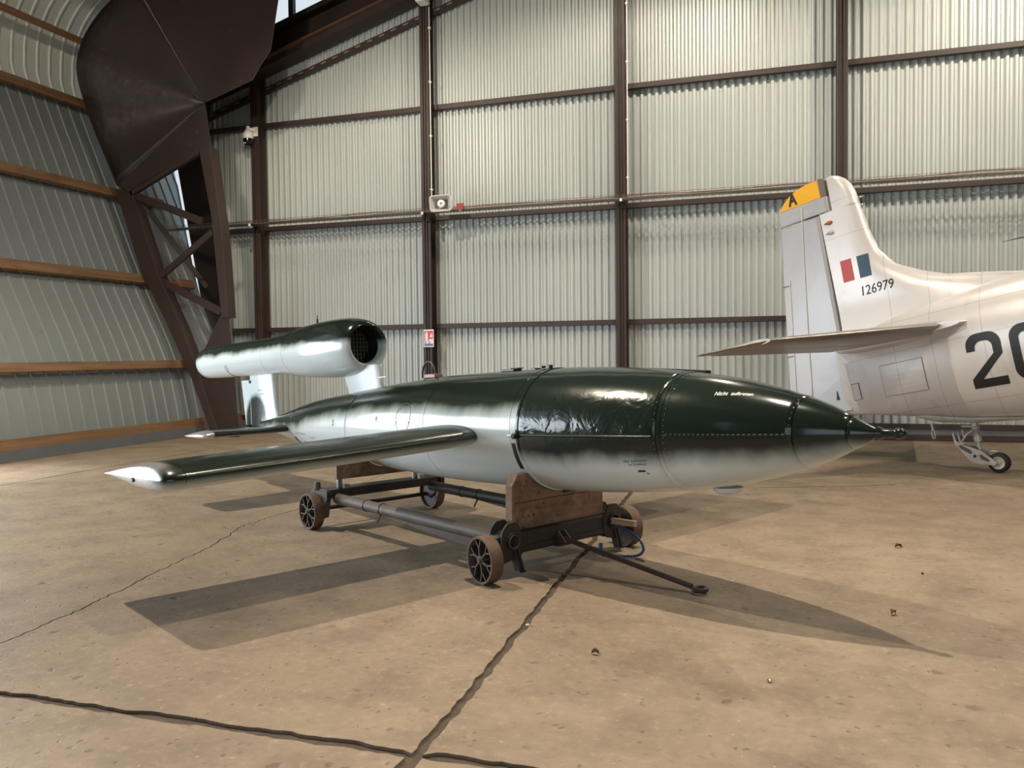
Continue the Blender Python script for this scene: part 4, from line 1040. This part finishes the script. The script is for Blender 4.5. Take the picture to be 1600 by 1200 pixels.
# front end castings with a round bore and angular cheek plates
for sg_, l in ((-1, -.50), (1, .445)):
    for s in (.055, -.055):
        mb = MB()
        out = [(-.085, .10), (-.095, .20), (-.085, .30), (-.045, .345), (.035, .35), (.055, .325), (.075, .285), (.095, .262), (.095, .17), (.07, .12)]
        pts = [(p[0] * sg_ * -1 if sg_ > 0 else p[0], p[1]) for p in out]
        # plate with a hole
        nh = 20; hole = [(.043 * math.cos(2 * math.pi * k / nh), .232 + .043 * math.sin(2 * math.pi * k / nh)) for k in range(nh)]
        def on_out(ang):
            best = None
            c = Vector((0, .232)); d = Vector((math.cos(ang), math.sin(ang)))
            for i2 in range(len(pts)):
                p = Vector(pts[i2]); q = Vector(pts[(i2 + 1) % len(pts)]); e = q - p; den = d.x * e.y - d.y * e.x
                if abs(den) < 1e-9: continue
                w_ = p - c; t = (w_.x * e.y - w_.y * e.x) / den; uu = (w_.x * d.y - w_.y * d.x) / den
                if t > 0 and -1e-6 <= uu <= 1 + 1e-6 and (best is None or t > best): best = t
            return c + d * (best or .05)
        n2 = 40; ho = [(.0435 * math.cos(2 * math.pi * k / n2), .232 + .0435 * math.sin(2 * math.pi * k / n2)) for k in range(n2)]
        oo = [on_out(2 * math.pi * k / n2) for k in range(n2)]
        rr = [[(s - .006, l + p[0], p[1]) for p in ho], [(s + .006, l + p[0], p[1]) for p in ho], [(s + .006, l + p[0], p[1]) for p in oo], [(s - .006, l + p[0], p[1]) for p in oo]]
        mb.loft(rr, False, False, True); mb.build('cheek_plate', M_frame, tr)
    mb = MB(); mb.lathe([(-.075, .0435), (-.075, .054), (.078, .054), (.078, .0435), (-.075, .0435)], (0, l, .232), 'x', 24); mb.build('bore_tube', M_frame, tr)
    # V legs below
    mb = MB(); mb.beam((.05, l + .005, .18), (.05, l + .055, .03), .05, .012, (0, 1, 0)); mb.beam((.05, l + .035, .18), (.05, l + .085, .03), .05, .012, (0, 1, 0)); mb.box(.025, .075, l + .045, l + .10, .024, .034)
    mb.build('leg_bracket', M_frame, tr)
    mb = MB(); mb.box(-.05, .04, l - .10 if sg_ < 0 else l + .04, l - .04 if sg_ < 0 else l + .12, .09, .27); mb.build('axle_block', M_frame, tr, bevel=.01)
# rear corner gussets, bolts
for l, d in ((-.60, -1), (.54, 1)):
    mb = MB(); mb.prism([(-2.02, .315), (-2.28, .315), (-2.28, .24), (-2.25, .11), (-2.20, .11), (-2.02, .25)], l - .02, l + .02, lambda p, q, t: (p, t, q)); mb.build('rear_gusset', M_frame, tr)
    mb = MB(); mb.lathe([(.31, .04), (.325, .04), (.325, .027), (.365, .025), (.365, .022), (.378, .020), (.378, .001)], (-2.22, l - .01 * d, 0), 'z', 12); mb.build('corner_bolt', M_tube, tr)
    mb = MB(); mb.beam((-2.05, l, .25), (-2.12, l + .02, .10), .05, .03, (1, 0, 0)); mb.build('stay', M_tube, tr)
# bolster brackets
for l in (-.45, .30):
    mb = MB(); mb.box(-2.12, -2.10, l - .02, l + .02, .32, .40); mb.box(-2.13, -2.05, l + .01, l + .06, .325, .355); mb.build('bolster_clip', M_flash, tr)
# tow bar
mb = MB(); mb.tube([(.085, -.06, .185), (1.02, .045, .032)], .017, 12); tow = mb.build('tow_bar', M_bar, tr)
mb = MB(); c = Vector((1.075, .05, .024)); mb.tube([c + Vector((.036 * math.cos(2 * math.pi * k / 20), .036 * math.sin(2 * math.pi * k / 20), 0)) for k in range(20)], .015, 10, False, True); mb.build('tow_eye', M_frame, tow)
mb = MB(); mb.prism([(.05, .24), (.05, .15), (.13, .165), (.10, .20)], -.095, -.085, lambda p, q, t: (p, t, q)); mb.prism([(.05, .24), (.05, .15), (.13, .165), (.10, .20)], -.035, -.025, lambda p, q, t: (p, t, q)); mb.box(.03, .09, -.13, .01, .14, .152); mb.build('tow_bracket', M_bar, tr)
# timber bolsters (rest on the trolley, carry the bomb)
def bolster(name, s0, s1, l0, l1, zb, zt, ch, ctr_u, rc, label):
    e = empty(name, M=frame(h3, n3, Vector((0, 0, 1)), TB + h3 * s0 + Vector((0, 0, zb))), label=label, cat='timber block')
    zc = ctr_u
    pts = [(l0, zb), (l1, zb), (l1, zt - ch), (l1 - ch * .7, zt)]
    lim = math.sqrt(max(rc**2 - (zt - zc)**2, .0001))
    a1 = math.atan2(zt - zc, lim); a0 = -math.pi - a1
    arc = []
    for k in range(17):
        a = a1 + (a0 - a1) * k / 16; arc.append((rc * math.cos(a), zc + rc * math.sin(a)))
    arc = [p for p in arc if l0 < p[0] < l1]
    poly = pts + arc + [(l0 + ch * .7, zt), (l0, zt - ch)]
    mb = MB(); mb.prism([(p, q - zb) for p, q in poly], 0, s1 - s0, lambda p, q, t: (t, p, q))
    mb.build('block', M_bolster, e, bevel=.004)
    return e, zc
rz0 = .9008
b1, zc = bolster('timber_bolster', -.065, .0, -.445, .41, .275, .632, .07, .900, rad(-.03) + .004, 'chunky reddish wooden cradle block on the front of the trolley')
mb = MB(); mb.tube([(.066, -.43, .175), (.066, 0, .178), (.066, .40, .175)], .0025, 5); mb.build('plank_joint', M_dark, b1)
zr_ = OB.z + a3.z * (-2.08)
b2, zc = bolster('timber_bolster', -2.115, -2.065, -.50, .32, .40, .640, .0, zr_, rad(-2.09) + .004, 'thin dark wooden cradle block under the rear fuselage')
# peg jammed through the far casting, blue rope hanging from it
pg = MB(); pg.box(0, .27, -.02, .02, -.02, .02)
PM = frame(h3, n3, Vector((0, 0, 1)), TB) @ Matrix.Translation((.0, .415, .235)) @ Matrix.Rotation(R(6), 4, 'Z')
o = pg.build('wooden_peg', M_peg, bevel=.004); o.location = PM.to_translation(); o.rotation_euler = PM.to_euler()
tag(o, 'short pale wooden peg poking out of the far front trolley casting', 'peg')
mb = MB()
rp = [(.08, .42, .225), (.14, .425, .20), (.20, .43, .185), (.26, .45, .155), (.30, .47, .10), (.31, .47, .05), (.28, .44, .020), (.22, .38, .015), (.16, .33, .015), (.11, .30, .018), (.09, .29, .03), (.085, .29, .065)]
rpv = []
for i in range(len(rp) - 1):
    for j in range(4):
        t = j / 4
        p0, p1, p2, p3 = (Vector(rp[max(0, min(len(rp) - 1, q))]) for q in (i - 1, i, i + 1, i + 2))
        rpv.append(.5 * ((2 * p1) + (p2 - p0) * t + (2 * p0 - 5 * p1 + 4 * p2 - p3) * t * t + (3 * p1 - p0 - 3 * p2 + p3) * t**3))
# three twisted strands
dist = 0; strands = [[], [], []]
for i, p in enumerate(rpv):
    if i: dist += (rpv[i] - rpv[i - 1]).length
    d = (rpv[min(i + 1, len(rpv) - 1)] - rpv[max(i - 1, 0)]).normalized(); a = Vector((0, 0, 1)) if abs(d.z) < .8 else Vector((1, 0, 0)); xx = d.cross(a).normalized(); yy = d.cross(xx)
    for k in range(3):
        ph = dist / .045 * 2 * math.pi + k * 2 * math.pi / 3; strands[k].append(p + (xx * math.cos(ph) + yy * math.sin(ph)) * .0055)
for st_ in strands: mb.tube(st_, .0065, 6)
mb.tube([Vector((.085, .29, .04)), Vector((.09, .285, .075)), Vector((.075, .30, .09))], .014, 8)
o = mb.build('rope', M_rope); o.location = TB; o.rotation_euler = (0, 0, HD)
tag(o, 'blue rope looping from the far front trolley corner to the floor', 'rope')

# =================================================================== SILVER AIRCRAFT
SH = R(-28.5); SP = R(11.2)
sh = Vector((math.cos(SH), math.sin(SH), 0)); sn = Vector((-math.sin(SH), math.cos(SH), 0))
sa = sh * math.cos(SP) + Vector((0, 0, math.sin(SP))); su = Vector((-sa.z * sh.x, -sa.z * sh.y, math.cos(SP)))
SO = Vector((2.285, 10.79, 1.2))
base_off = Vector((0.0, 0, -1.17))
SM = frame(sa, sn, su, SO)
wloc = Vector((-.22, 0, -1.06 - .115))
SR = SM @ Matrix.Translation(wloc)
ac = empty('aircraft', M=SR, label='silver warplane tail with yellow rudder tip and big black numerals behind the bomb nose', cat='aircraft')
AL = tuple(-wloc)
def interp(tab, s):
    if s <= tab[0][0]: return tab[0][1:]
    for i in range(len(tab) - 1):
        if s <= tab[i + 1][0]:
            t = (s - tab[i][0]) / (tab[i + 1][0] - tab[i][0]); return tuple(a + (b - a) * t for a, b in zip(tab[i][1:], tab[i + 1][1:]))
    return tab[-1][1:]
FT = [(-1.80, .80, -.265, .085), (-1.5, .82, -.32, .16), (-1.11, .86, -.39, .26), (-.70, .90, -.47, .34), (-.40, .93, -.53, .40), (0.1, .97, -.60, .47), (.6, 1.0, -.66, .54), (1.2, 1.02, -.71, .60), (2.2, 1.03, -.76, .66), (3.6, 1.0, -.80, .70), (4.4, .98, -.80, .71)]
PW = 2.25
def fus_lat(s, u):
    t, b, w = interp(FT, s); c = (t + b) / 2; hh = (t - b) / 2; q = min(1, abs((u - c) / hh)); return w * (1 - q ** PW) ** (1 / PW)
def fus_ring(s, n=56):
    t, b, w = interp(FT, s); c = (t + b) / 2; hh = (t - b) / 2; out = []
    for k in range(n):
        a = 2 * math.pi * k / n; cs, sn_ = math.cos(a), math.sin(a)
        out.append((s, w * math.copysign(abs(cs) ** (2 / PW), cs), c + hh * math.copysign(abs(sn_) ** (2 / PW), sn_)))
    return out
mb = MB(); st = [-1.80, -1.74, -1.6, -1.4, -1.2, -1.0, -.8, -.6, -.4, -.2, 0, .2, .4, .7, 1.0, 1.4, 1.8, 2.2, 2.8, 3.4, 4.0, 4.4]
mb.loft([fus_ring(s) for s in st], True, True); fus = mb.build('fuselage', M_plane, ac, AL)
# fin with dorsal fillet
FIN = [(.70, 1.25, -1.70, .20), (.86, .85, -1.70, .17), (1.00, .42, -1.70, .14), (1.09, .05, -1.70, .122), (1.18, -.36, -1.70, .112), (1.30, -.63, -1.70, .102), (1.46, -.90, -1.70, .095), (1.68, -1.06, -1.705, .088), (1.95, -1.13, -1.71, .080), (2.20, -1.165, -1.715, .073), (2.335, -1.19, -1.718, .070)]
FIN2 = [(2.337, -1.19, -1.54, .0695), (2.50, -1.215, -1.54, .067), (2.60, -1.25, -1.54, .064), (2.69, -1.31, -1.54, .057), (2.755, -1.39, -1.54, .042), (2.785, -1.47, -1.54, .014)]
def fin_ring(u, le, te, ht):
    out = []; n = 14
    for sd in (1, -1):
        rng = range(0, n + 1) if sd > 0 else range(n - 1, 0, -1)
        for k in rng:
            q = k / n; xx = .5 * (1 - math.cos(math.pi * q)); th = ht * (1 - (1 - min(1, xx / .38)) ** 2.2) ** .5 * (1 - .38 * max(0, (xx - .45) / .55))
            out.append((le + (te - le) * xx, sd * th, u))
    # close the back edge
    return out
mb = MB(); mb.loft([fin_ring(*r) for r in FIN], True, True); fn_ = mb.build('fin', M_plane, ac, AL)
mb = MB(); mb.loft([fin_ring(*r) for r in FIN2], True, True); mb.build('fin_cap', M_plane, fn_)
def fin_lat(s, u):
    tab = FIN if u < 2.336 else FIN2
    le, te, ht = interp(tab, u); xx = max(0, min(1, (s - le) / (te - le))); return ht * (1 - (1 - min(1, xx / .38)) ** 2.2) ** .5 * (1 - .38 * max(0, (xx - .45) / .55))
# rudder
def rud_ring(u, h_, te, ht): return [(h_, ht * .75, u), (h_ - .04, ht, u), (h_ - .12, ht, u), (te, .008, u), (te, -.008, u), (h_ - .12, -ht, u), (h_ - .04, -ht, u), (h_, -ht * .75, u)]
def te_at(u): return interp([(-.30, -2.62), (-.08, -2.61), (1.29, -2.43), (2.545, -2.255)], u)[0]
mb = MB(); mb.loft([rud_ring(u, -1.722, te_at(u), ht) for u, ht in ((-.22, .06), (.2, .068), (.9, .068), (1.6, .062), (2.325, .05))], True, False)
rud = mb.build('rudder', M_rudder, ac, AL, bevel=.008)
mb = MB(); mb.loft([rud_ring(u, -1.575, te_at(min(u, 2.54)), ht) for u, ht in ((2.345, .052), (2.45, .048), (2.548, .044))], True, False); mb.build('rudder_horn', M_rudder, rud, bevel=.006)
YT = [(-2.257, 2.548), (-2.235, 2.585), (-2.18, 2.645), (-2.10, 2.705), (-2.02, 2.745), (-1.92, 2.778), (-1.80, 2.795), (-1.66, 2.795), (-1.655, 2.55)]
mb = MB(); n = len(YT)
def ylat(s, u): return max(.006, .044 * (1 - ((u - 2.55) / .26) ** 2) * (1 - .8 * max(0, (-1.66 - s) / .6)))
fr = [(s, -ylat(s, u), u) for s, u in YT]; bk = [(s, ylat(s, u), u) for s, u in YT]
mb.add(fr + bk, [tuple(range(n)), tuple(range(2 * n - 1, n - 1, -1))] + [(k, (k + 1) % n, n + (k + 1) % n, n + k) for k in range(n)])
yt = mb.build('rudder_tip', M_yellow, rud, label='yellow rudder tip')
mb = MB(); mb.prism([(-1.655, 2.55), (-1.655, 2.795), (-1.605, 2.79), (-1.575, 2.765), (-1.575, 2.55)], -.040, .040, lambda p, q, t: (p, t, q)); mb.build('primer_patch', M_tape, rud)
vf = text_flat('A', .235, 0, 0, .008)
decal('letter', vf, lambda x_, y_, l: (-2.045 + x_ * .72, -ylat(-2.045 + x_ * .72, 2.67 + y_) - .004 - l, 2.655 + y_), M_numb, rud)
# trim tab and ridges
mb = MB(); mb.tube([(te_at(u) + .10, -.026, u) for u in (.15, .8, 1.5, 1.62)], .006, 6); mb.build('tab_hinge', M_letter_w, rud)
mb = MB(); mb.tube([(te_at(u) + .33, -.050, u) for u in (-.1, .8, 1.5, 2.32, 2.5)], .005, 6); mb.build('rudder_rib', M_letter_w, rud)
mb = MB(); mb.box(te_at(1.55) - .004, te_at(1.55) + .11, -.022, -.012, 1.548, 1.556); mb.build('tab_gap', M_numb, rud)
mb = MB(); mb.box(te_at(.62) - .004, te_at(.62) + .11, -.024, -.014, .615, .623); mb.build('tab_gap', M_numb, rud)
mb = MB(); mb.tube([(te_at(.83) + .02, -.045, .83), (te_at(.83) + .14, -.05, .83)], [.004, .012, ], 8); mb.build('tab_rod', M_alloy, rud)
mb = MB(); mb.box(-1.90, -1.72, -.062, -.055, 2.329, 2.343); mb.build('horn_gap', M_numb, rud)
mb = MB(); mb.prism([(-1.93, -.06), (-1.89, -.06), (-1.905, .06)], -.072, -.062, lambda p, q, t: (p, t, q)); mb.build('hinge_notch', M_numb, rud)
# markings on the fin
def fin_patch(name, s0, s1, u0, u1, mat):
    mb = MB(); ns, nu = 4, 6; vs = [(s0 + (s1 - s0) * i / ns, -fin_lat(s0 + (s1 - s0) * i / ns, u0 + (u1 - u0) * j / nu) - .0025, u0 + (u1 - u0) * j / nu) for i in range(ns + 1) for j in range(nu + 1)]
    m = nu + 1; mb.add(vs, [(i * m + j, i * m + j + 1, (i + 1) * m + j + 1, (i + 1) * m + j) for i in range(ns) for j in range(nu)]); return mb.build(name, mat, fn_, recalc=False)
fin_patch('red_flag_bar', -1.55, -1.40, 1.385, 1.665, M_flagr); fin_patch('blue_flag_bar', -1.325, -1.175, 1.385, 1.665, M_flagb)
vf = text_flat('126979', .168, .12, 0, .0005)
decal('serial_number', vf, lambda x_, y_, l: (-1.15 + x_ * .86, -fin_lat(-1.15 + x_ * .86, 1.215 + y_) - .003 - l, 1.215 + y_), M_numb, fn_)
for u0, mt in ((2.19, M_amber), (2.06, M_alloy)):
    mb = MB(); rr = []
    for xx, r_ in ((-1.67, .002), (-1.64, .014), (-1.61, .024), (-1.585, .028), (-1.56, .022), (-1.55, .004)):
        rr.append([(xx, -.062 - r_ * .8 * max(0, math.cos(2 * math.pi * k / 14)), u0 + r_ * math.sin(2 * math.pi * k / 14)) for k in range(14)])
    mb.loft(rr, True, True); mb.build('position_light', mt, fn_)
for u0 in (2.40, 2.30):
    mb = MB(); mb.lathe([(-1.20, .001), (-1.165, .014), (-1.14, .016), (-1.125, .001)], (0, 0, u0), 'x', 12); mb.build('leading_edge_light', M_chrome, fn_)
mb = MB(); mb.tube([(.27, 0, 1.37), (.8, 0, 1.345), (1.5, 0, 1.32), (1.7, 0, 1.30)], [.002, .016, .026, .02], 8); mb.tube([(1.55, 0, 1.32), (1.6, 0, .98)], .02, 8); mb.build('aerial', M_numb, ac, AL)
# big numerals on the fuselage
def round_rect_path(w, h, r, seg=6):
    pts = []
    for cx, cy, a0 in ((w / 2 - r, h / 2 - r, 0), (-w / 2 + r, h / 2 - r, 90), (-w / 2 + r, -h / 2 + r, 180), (w / 2 - r, -h / 2 + r, 270)):
        for k in range(seg + 1):
            a = R(a0 + 90 * k / seg); pts.append((cx + r * math.cos(a), cy + r * math.sin(a)))
    return pts
def zero(w, h, sw_):
    o = round_rect_path(w, h, .13); i_ = round_rect_path(w - 2 * sw_, h - 2 * sw_, .06); n = len(o)
    return o + i_, [(k, (k + 1) % n, n + (k + 1) % n, n + k) for k in range(n)]
def two(w, h, sw_):
    # stroke: hook, top, right shoulder, diagonal, foot
    c = []; hw = w / 2; hh = h / 2; rr_ = .13
    outer = [(-hw, hh - .19)] + [(-hw + rr_ - rr_ * math.cos(R(a)), hh - rr_ + rr_ * math.sin(R(a))) for a in range(0, 91, 15)] + [(hw - rr_ + rr_ * math.sin(R(a)), hh - rr_ + rr_ * math.cos(R(a))) for a in range(0, 91, 15)] + [(hw, hh - .26)]
    r2 = rr_ - sw_ + .035
    inner = [(-hw + sw_, hh - .19)] + [(-hw + sw_ + r2 - r2 * math.cos(R(a)), hh - sw_ - r2 + r2 * math.sin(R(a))) for a in range(0, 91, 15)] + [(hw - sw_ - r2 + r2 * math.sin(R(a)), hh - sw_ - r2 + r2 * math.cos(R(a))) for a in range(0, 91, 15)] + [(hw - sw_, hh - .245)]
    outer += [(-hw + .115, -hh + sw_)]; inner += [(-hw, -hh + sw_ + .01)]
    n = len(outer); vs = outer + inner; fs = [(k, k + 1, n + k + 1, n + k) for k in range(n - 1)]
    b0 = len(vs); vs += [(-hw, -hh), (hw, -hh), (hw, -hh + sw_), (-hw + .115, -hh + sw_), (-hw, -hh + sw_ + .01)]; fs += [(b0, b0 + 1, b0 + 2, b0 + 3, b0 + 4)]
    return vs, fs
def fus_decal(name, vf, s0, u0, mat):
    vf = refine(*vf, 2)
    return decal(name, vf, lambda x_, y_, l: (s0 + x_, -fus_lat(s0 + x_, u0 + y_) - .003 - l, u0 + y_), mat, fus)
fus_decal('numeral', two(.37, .60, .092), .0, .09, M_numb); fus_decal('numeral', zero(.38, .60, .092), .465, .10, M_numb)
# riveted access panel and hand hole cover
def fus_panel(s0, s1, u0, u1, name):
    mb = MB(); ns, nu = 6, 6; vs = [(s0 + (s1 - s0) * i / ns, -fus_lat(s0 + (s1 - s0) * i / ns, u0 + (u1 - u0) * j / nu) - .004, u0 + (u1 - u0) * j / nu) for i in range(ns + 1) for j in range(nu + 1)]
    m = nu + 1; mb.add(vs, [(i * m + j, i * m + j + 1, (i + 1) * m + j + 1, (i + 1) * m + j) for i in range(ns) for j in range(nu)])
    o = mb.build(name, M_plane, fus, recalc=False); md = o.modifiers.new('t', 'SOLIDIFY'); md.thickness = .005; md.offset = -1
    sm_ = MB(); cor = [(s0, u0), (s1, u0), (s1, u1), (s0, u1)]
    for (sa_, ua), (sb_, ub) in zip(cor, cor[1:] + cor[:1]):
        sm_.tube([(sa_ + (sb_ - sa_) * k / 6, -fus_lat(sa_ + (sb_ - sa_) * k / 6, ua + (ub - ua) * k / 6) - .003, ua + (ub - ua) * k / 6) for k in range(7)], .0035, 5)
    sm_.build('panel_seam', M_tape, fus, kind='stuff')
    rv = MB()
    for i in range(20):
        for (s, u) in ((s0 + (s1 - s0) * i / 19, u0), (s0 + (s1 - s0) * i / 19, u1), (s0, u0 + (u1 - u0) * i / 19), (s1, u0 + (u1 - u0) * i / 19)):
            rv.box(s - .006, s + .006, -fus_lat(s, u) - .008, -fus_lat(s, u) + .002, u - .006, u + .006)
    o2 = rv.build('rivet', M_tape, fus); o2['kind'] = 'stuff'
fus_panel(-1.24, -.70, -.12, .25, 'access_panel'); fus_panel(-1.68, -1.58, -.10, .10, 'hand_hole_cover')
# tailplanes: stabiliser, elevator, root fillet
def stab_pt(l):
    t = (l - .15) / (2.58 - .15); return (-.24 + t * (-1.30 + .24), -1.76 + t * (-2.06 + 1.76), .555 + .03 * t, .080 * (1 - t) + .032 * t)
for side in (-1, 1):
    mb = MB(); rr = []
    for l in (.15, .5, 1.0, 1.5, 2.0, 2.4, 2.58):
        le, te, u, ht = stab_pt(l); te2 = le + (te - le) * .62
        rr.append([(p[0], side * l, u + p[1]) for p in [(q[0], q[1]) for q in fin_ring(0, le, te2, ht)]])
    mb.loft(rr, True, True); sb = mb.build('stabiliser', M_bare, ac, AL)
    mb = MB(); rr = []
    for l in (.32, .8, 1.4, 2.0, 2.58):
        le, te, u, ht = stab_pt(l); h_ = le + (te - le) * .625; k_ = ht * .62
        rr.append([(h_, side * l, u + k_), (te, side * l, u - .015 + .005), (te, side * l, u - .015 - .005), (h_, side * l, u - k_)])
    mb.loft(rr, True, False); el = mb.build('elevator', M_bare, sb)
    mb = MB(); rr = []
    for l, le, te, k_ in ((2.583, -1.34, -2.062, .030), (2.66, -1.52, -2.085, .022), (2.73, -1.80, -2.10, .012), (2.76, -2.0, -2.105, .004)):
        rr.append([(le, side * l, .583), (le - .08, side * l, .583 + k_), (te, side * l, .572), (le - .08, side * l, .583 - k_)])
    mb.loft(rr, True, False); mb.build('elevator_horn', M_bare, el, bevel=.004)
    # fillet
    mb = MB(); rr = []
    for sgm, l in ((1.0, .20), (1.0, .34), (.72, .42), (.55, .50)):
        pts = []
        for k in range(24):
            a = 2 * math.pi * k / 24; ss_ = -.95 + .86 * math.cos(a) * (.80 + .2 * sgm); uu_ = .548 + (.03 + .07 * sgm) * math.sin(a) * (1.0 if math.cos(a) < .3 else .75)
            pts.append((ss_, side * min(l, max(.10, fus_lat(ss_, .55) + .02 + (l - .34) if l > .3 else .1)), uu_))
        rr.append(pts)
    mb.loft(rr, True, True); mb.build('root_fillet', M_plane, ac, AL)
# tail wheel leg
mb = MB(); mb.lathe([(-.90, .001), (-.90, .022), (-.80, .022), (-.80, .042), (-.78, .044), (-.74, .044), (-.735, .036), (-.70, .036), (-.695, .042), (-.66, .042), (-.655, .048), (-.63, .048), (-.62, .035), (-.50, .035)], (-.395, 0, 0), 'z', 24)
leg = mb.build('tail_strut', M_alloy, ac, AL)
mb = MB(); mb.lathe([(-.97, .001), (-.97, .017), (-.80, .017)], (-.395, 0, 0), 'z', 16); mb.build('oleo_rod', M_chrome, leg)
arm = [(-.63, -.66), (-.615, -.665), (-.60, -.76), (-.575, -.79), (-.36, -.90), (-.24, -1.03), (-.22, -1.06), (-.245, -1.085), (-.42, -1.05), (-.50, -1.00), (-.60, -.83), (-.625, -.80)]
for yy in (-.085, .065):
    mb = MB(); mb.prism(arm, yy, yy + .02, lambda p, q, t: (p, t, q)); ar = mb.build('fork_arm', M_alloy, ac, AL, bevel=.004)
    mb = MB(); yf = yy - .003
    mb.prism([(-.585, -.815), (-.555, -.81), (-.46, -.885), (-.455, -.92), (-.475, -.925), (-.57, -.85)], yf, yy + .001, lambda p, q, t: (p, t, q))
    mb.prism([(-.385, -.95), (-.36, -.945), (-.285, -1.02), (-.30, -1.035), (-.37, -1.0)], yf, yy + .001, lambda p, q, t: (p, t, q)); mb.build('arm_recess', M_tube, ar)
    mb = MB(); mb.lathe([(yf - .001, .001), (yf - .001, .018), (yy, .018)], (-.432, 0, -.955), 'y', 14); mb.build('arm_hole', M_black, ar)
mb = MB(); mb.tube([(-.56, 0, -.77), (-.50, 0, -.70), (-.42, 0, -.66)], .014, 8); mb.tube([(-.54, 0, -.64), (-.54, 0, -.74)], .010, 8); mb.tube([(-.54, 0, -.60), (-.40, 0, -.62)], .018, 8); mb.build('drag_link', M_alloy, leg)
mb = MB(); mb.tube([(-.38, 0, -.58), (-.10, 0, -.57), (-.02, 0, -.55)], .014, 8); mb.build('retraction_link', M_alloy, leg)
mb = MB(); mb.lathe([(-.055, .072), (-.05, .10), (-.03, .113), (.03, .113), (.05, .10), (.055, .072), (.04, .066), (-.04, .066), (-.055, .072)], (-.22, 0, -1.06), 'y', 36); ty = mb.build('tail_tyre', M_tyre, ac, AL)
mb = MB(); mb.lathe([(-.05, .001), (-.05, .022), (-.038, .028), (-.038, .05), (-.050, .056), (-.052, .071), (.05, .071), (.05, .001)], (-.22, 0, -1.06), 'y', 28); mb.build('wheel_rim', M_alloy, ty)
mb = MB(); mb.tube([(-.30, -.05, -.915), (-.20, -.05, -.93)], .008, 6); mb.build('mud_scraper', M_alloy, leg)
# tie-down eye and ventral fairing
mb = MB(); mb.loft([[(s, w_ * math.cos(2 * math.pi * k / 20), interp(FT, s)[1] + .02 - d_ * max(0, -math.sin(2 * math.pi * k / 20)) + .0) for k in range(20)] for s, w_, d_ in ((-1.05, .02, .01), (-.95, .07, .05), (-.75, .12, .085), (-.4, .16, .07), (.1, .20, .04), (.5, .22, .02))], True, True); mb.build('ventral_fairing', M_plane, ac, AL)
mb = MB(); mb.tube([(-.86, 0, -.52), (-.86, 0, -.60)], .018, 8); c = Vector((-.865, 0, -.65)); mb.tube([c + Vector((.018 * math.cos(2 * math.pi * k / 16), 0, .055 * math.sin(2 * math.pi * k / 16))) for k in range(16)], .007, 6, False, True); mb.build('tie_down_eye', M_alloy, ac, AL)

# =================================================================== LITTER ON THE FLOOR
def pebble(x_, y_, r_, mat, label, cat, sq=.6, seed=1, name='pebble'):
    rnd = random.Random(seed); bm = bmesh.new(); bmesh.ops.create_icosphere(bm, subdivisions=2, radius=r_)
    for v in bm.verts: v.co = Vector((v.co.x * (1 + rnd.uniform(-.2, .2)), v.co.y * (.7 + rnd.uniform(-.15, .15)), v.co.z * sq))
    zmin = min(v.co.z for v in bm.verts)
    for v in bm.verts: v.co.z -= zmin
    me = bpy.data.meshes.new(name); bm.to_mesh(me); bm.free(); me.materials.append(mat)
    o = bpy.data.objects.new(name, me); COL.objects.link(o); o.location = (x_, y_, 0); o.rotation_euler = (0, 0, rnd.uniform(0, 3)); tag(o, label, cat)
    return o
M_leafr = plain('dry_red_leaf', (.16, .035, .02), .7, var=.3, scale=40); M_leafb = plain('dry_brown_leaf', (.16, .09, .045), .7, var=.3, scale=40); M_pebb = plain('dark_pebble', (.04, .035, .03), .7)
def leaf(x_, y_, L_, rz, mat, label, seed):
    rnd = random.Random(seed); mb = MB(); n = 6; top = []; 
    vs = []; 
    for i in range(n + 1):
        t = i / n; w = .36 * L_ * math.sin(math.pi * min(1, t * .97 + .02)) ** .8; z = .006 + .012 * math.sin(math.pi * t) + rnd.uniform(0, .003)
        vs += [(L_ * (t - .5), -w, z + .012), (L_ * (t - .5), 0, z - .005), (L_ * (t - .5), w, z + .010)]
    mb.add(vs, [(3 * i + j, 3 * i + j + 1, 3 * i + j + 4, 3 * i + j + 3) for i in range(n) for j in range(2)])
    o = mb.build('leaf', mat, recalc=False); zm = min(v[2] for v in vs); o.location = (x_, y_, -zm + .001); o.rotation_euler = (0, 0, rz); md = o.modifiers.new('t', 'SOLIDIFY'); md.thickness = .0015
    mb = MB(); mb.tube([(L_ * .48, 0, zm + .004), (L_ * .75, .004, zm + .003)], .0015, 5); mb.build('leaf_stem', mat, o)
    tag(o, label, 'leaf')
leaf(.747, 6.525, .050, .4, M_leafr, 'small dry red leaf on the bare floor under the aircraft numerals', 3)
leaf(.532, 4.85, .042, 1.0, M_leafb, 'small curled brown leaf on the floor above the bomb shadow tip', 5)
leaf(-.851, 3.831, .035, .2, M_leafb, 'small torn brown leaf on the floor below the tow bar', 8)
pebble(-.074, 3.712, .012, M_chrome, 'tiny shiny bead of glass on the floor near the front right', 'pebble', seed=2, name='glass_bead')
pebble(-1.275, 4.144, .010, M_white, 'tiny white stone chip beside the long floor joint', 'pebble', seed=3)
pebble(.80, 5.79, .011, M_pebb, 'small dark pebble between the red leaf and the brown leaf', 'pebble', seed=4)
mb = MB(); mb.tube([(-.985, 5.70, .006), (-.955, 5.675, .009), (-.915, 5.64, .006)], [.004, .006, .004], 6); tag(mb.build('twig', M_pebb), 'short dark twig on the floor beside the blue rope', 'twig')
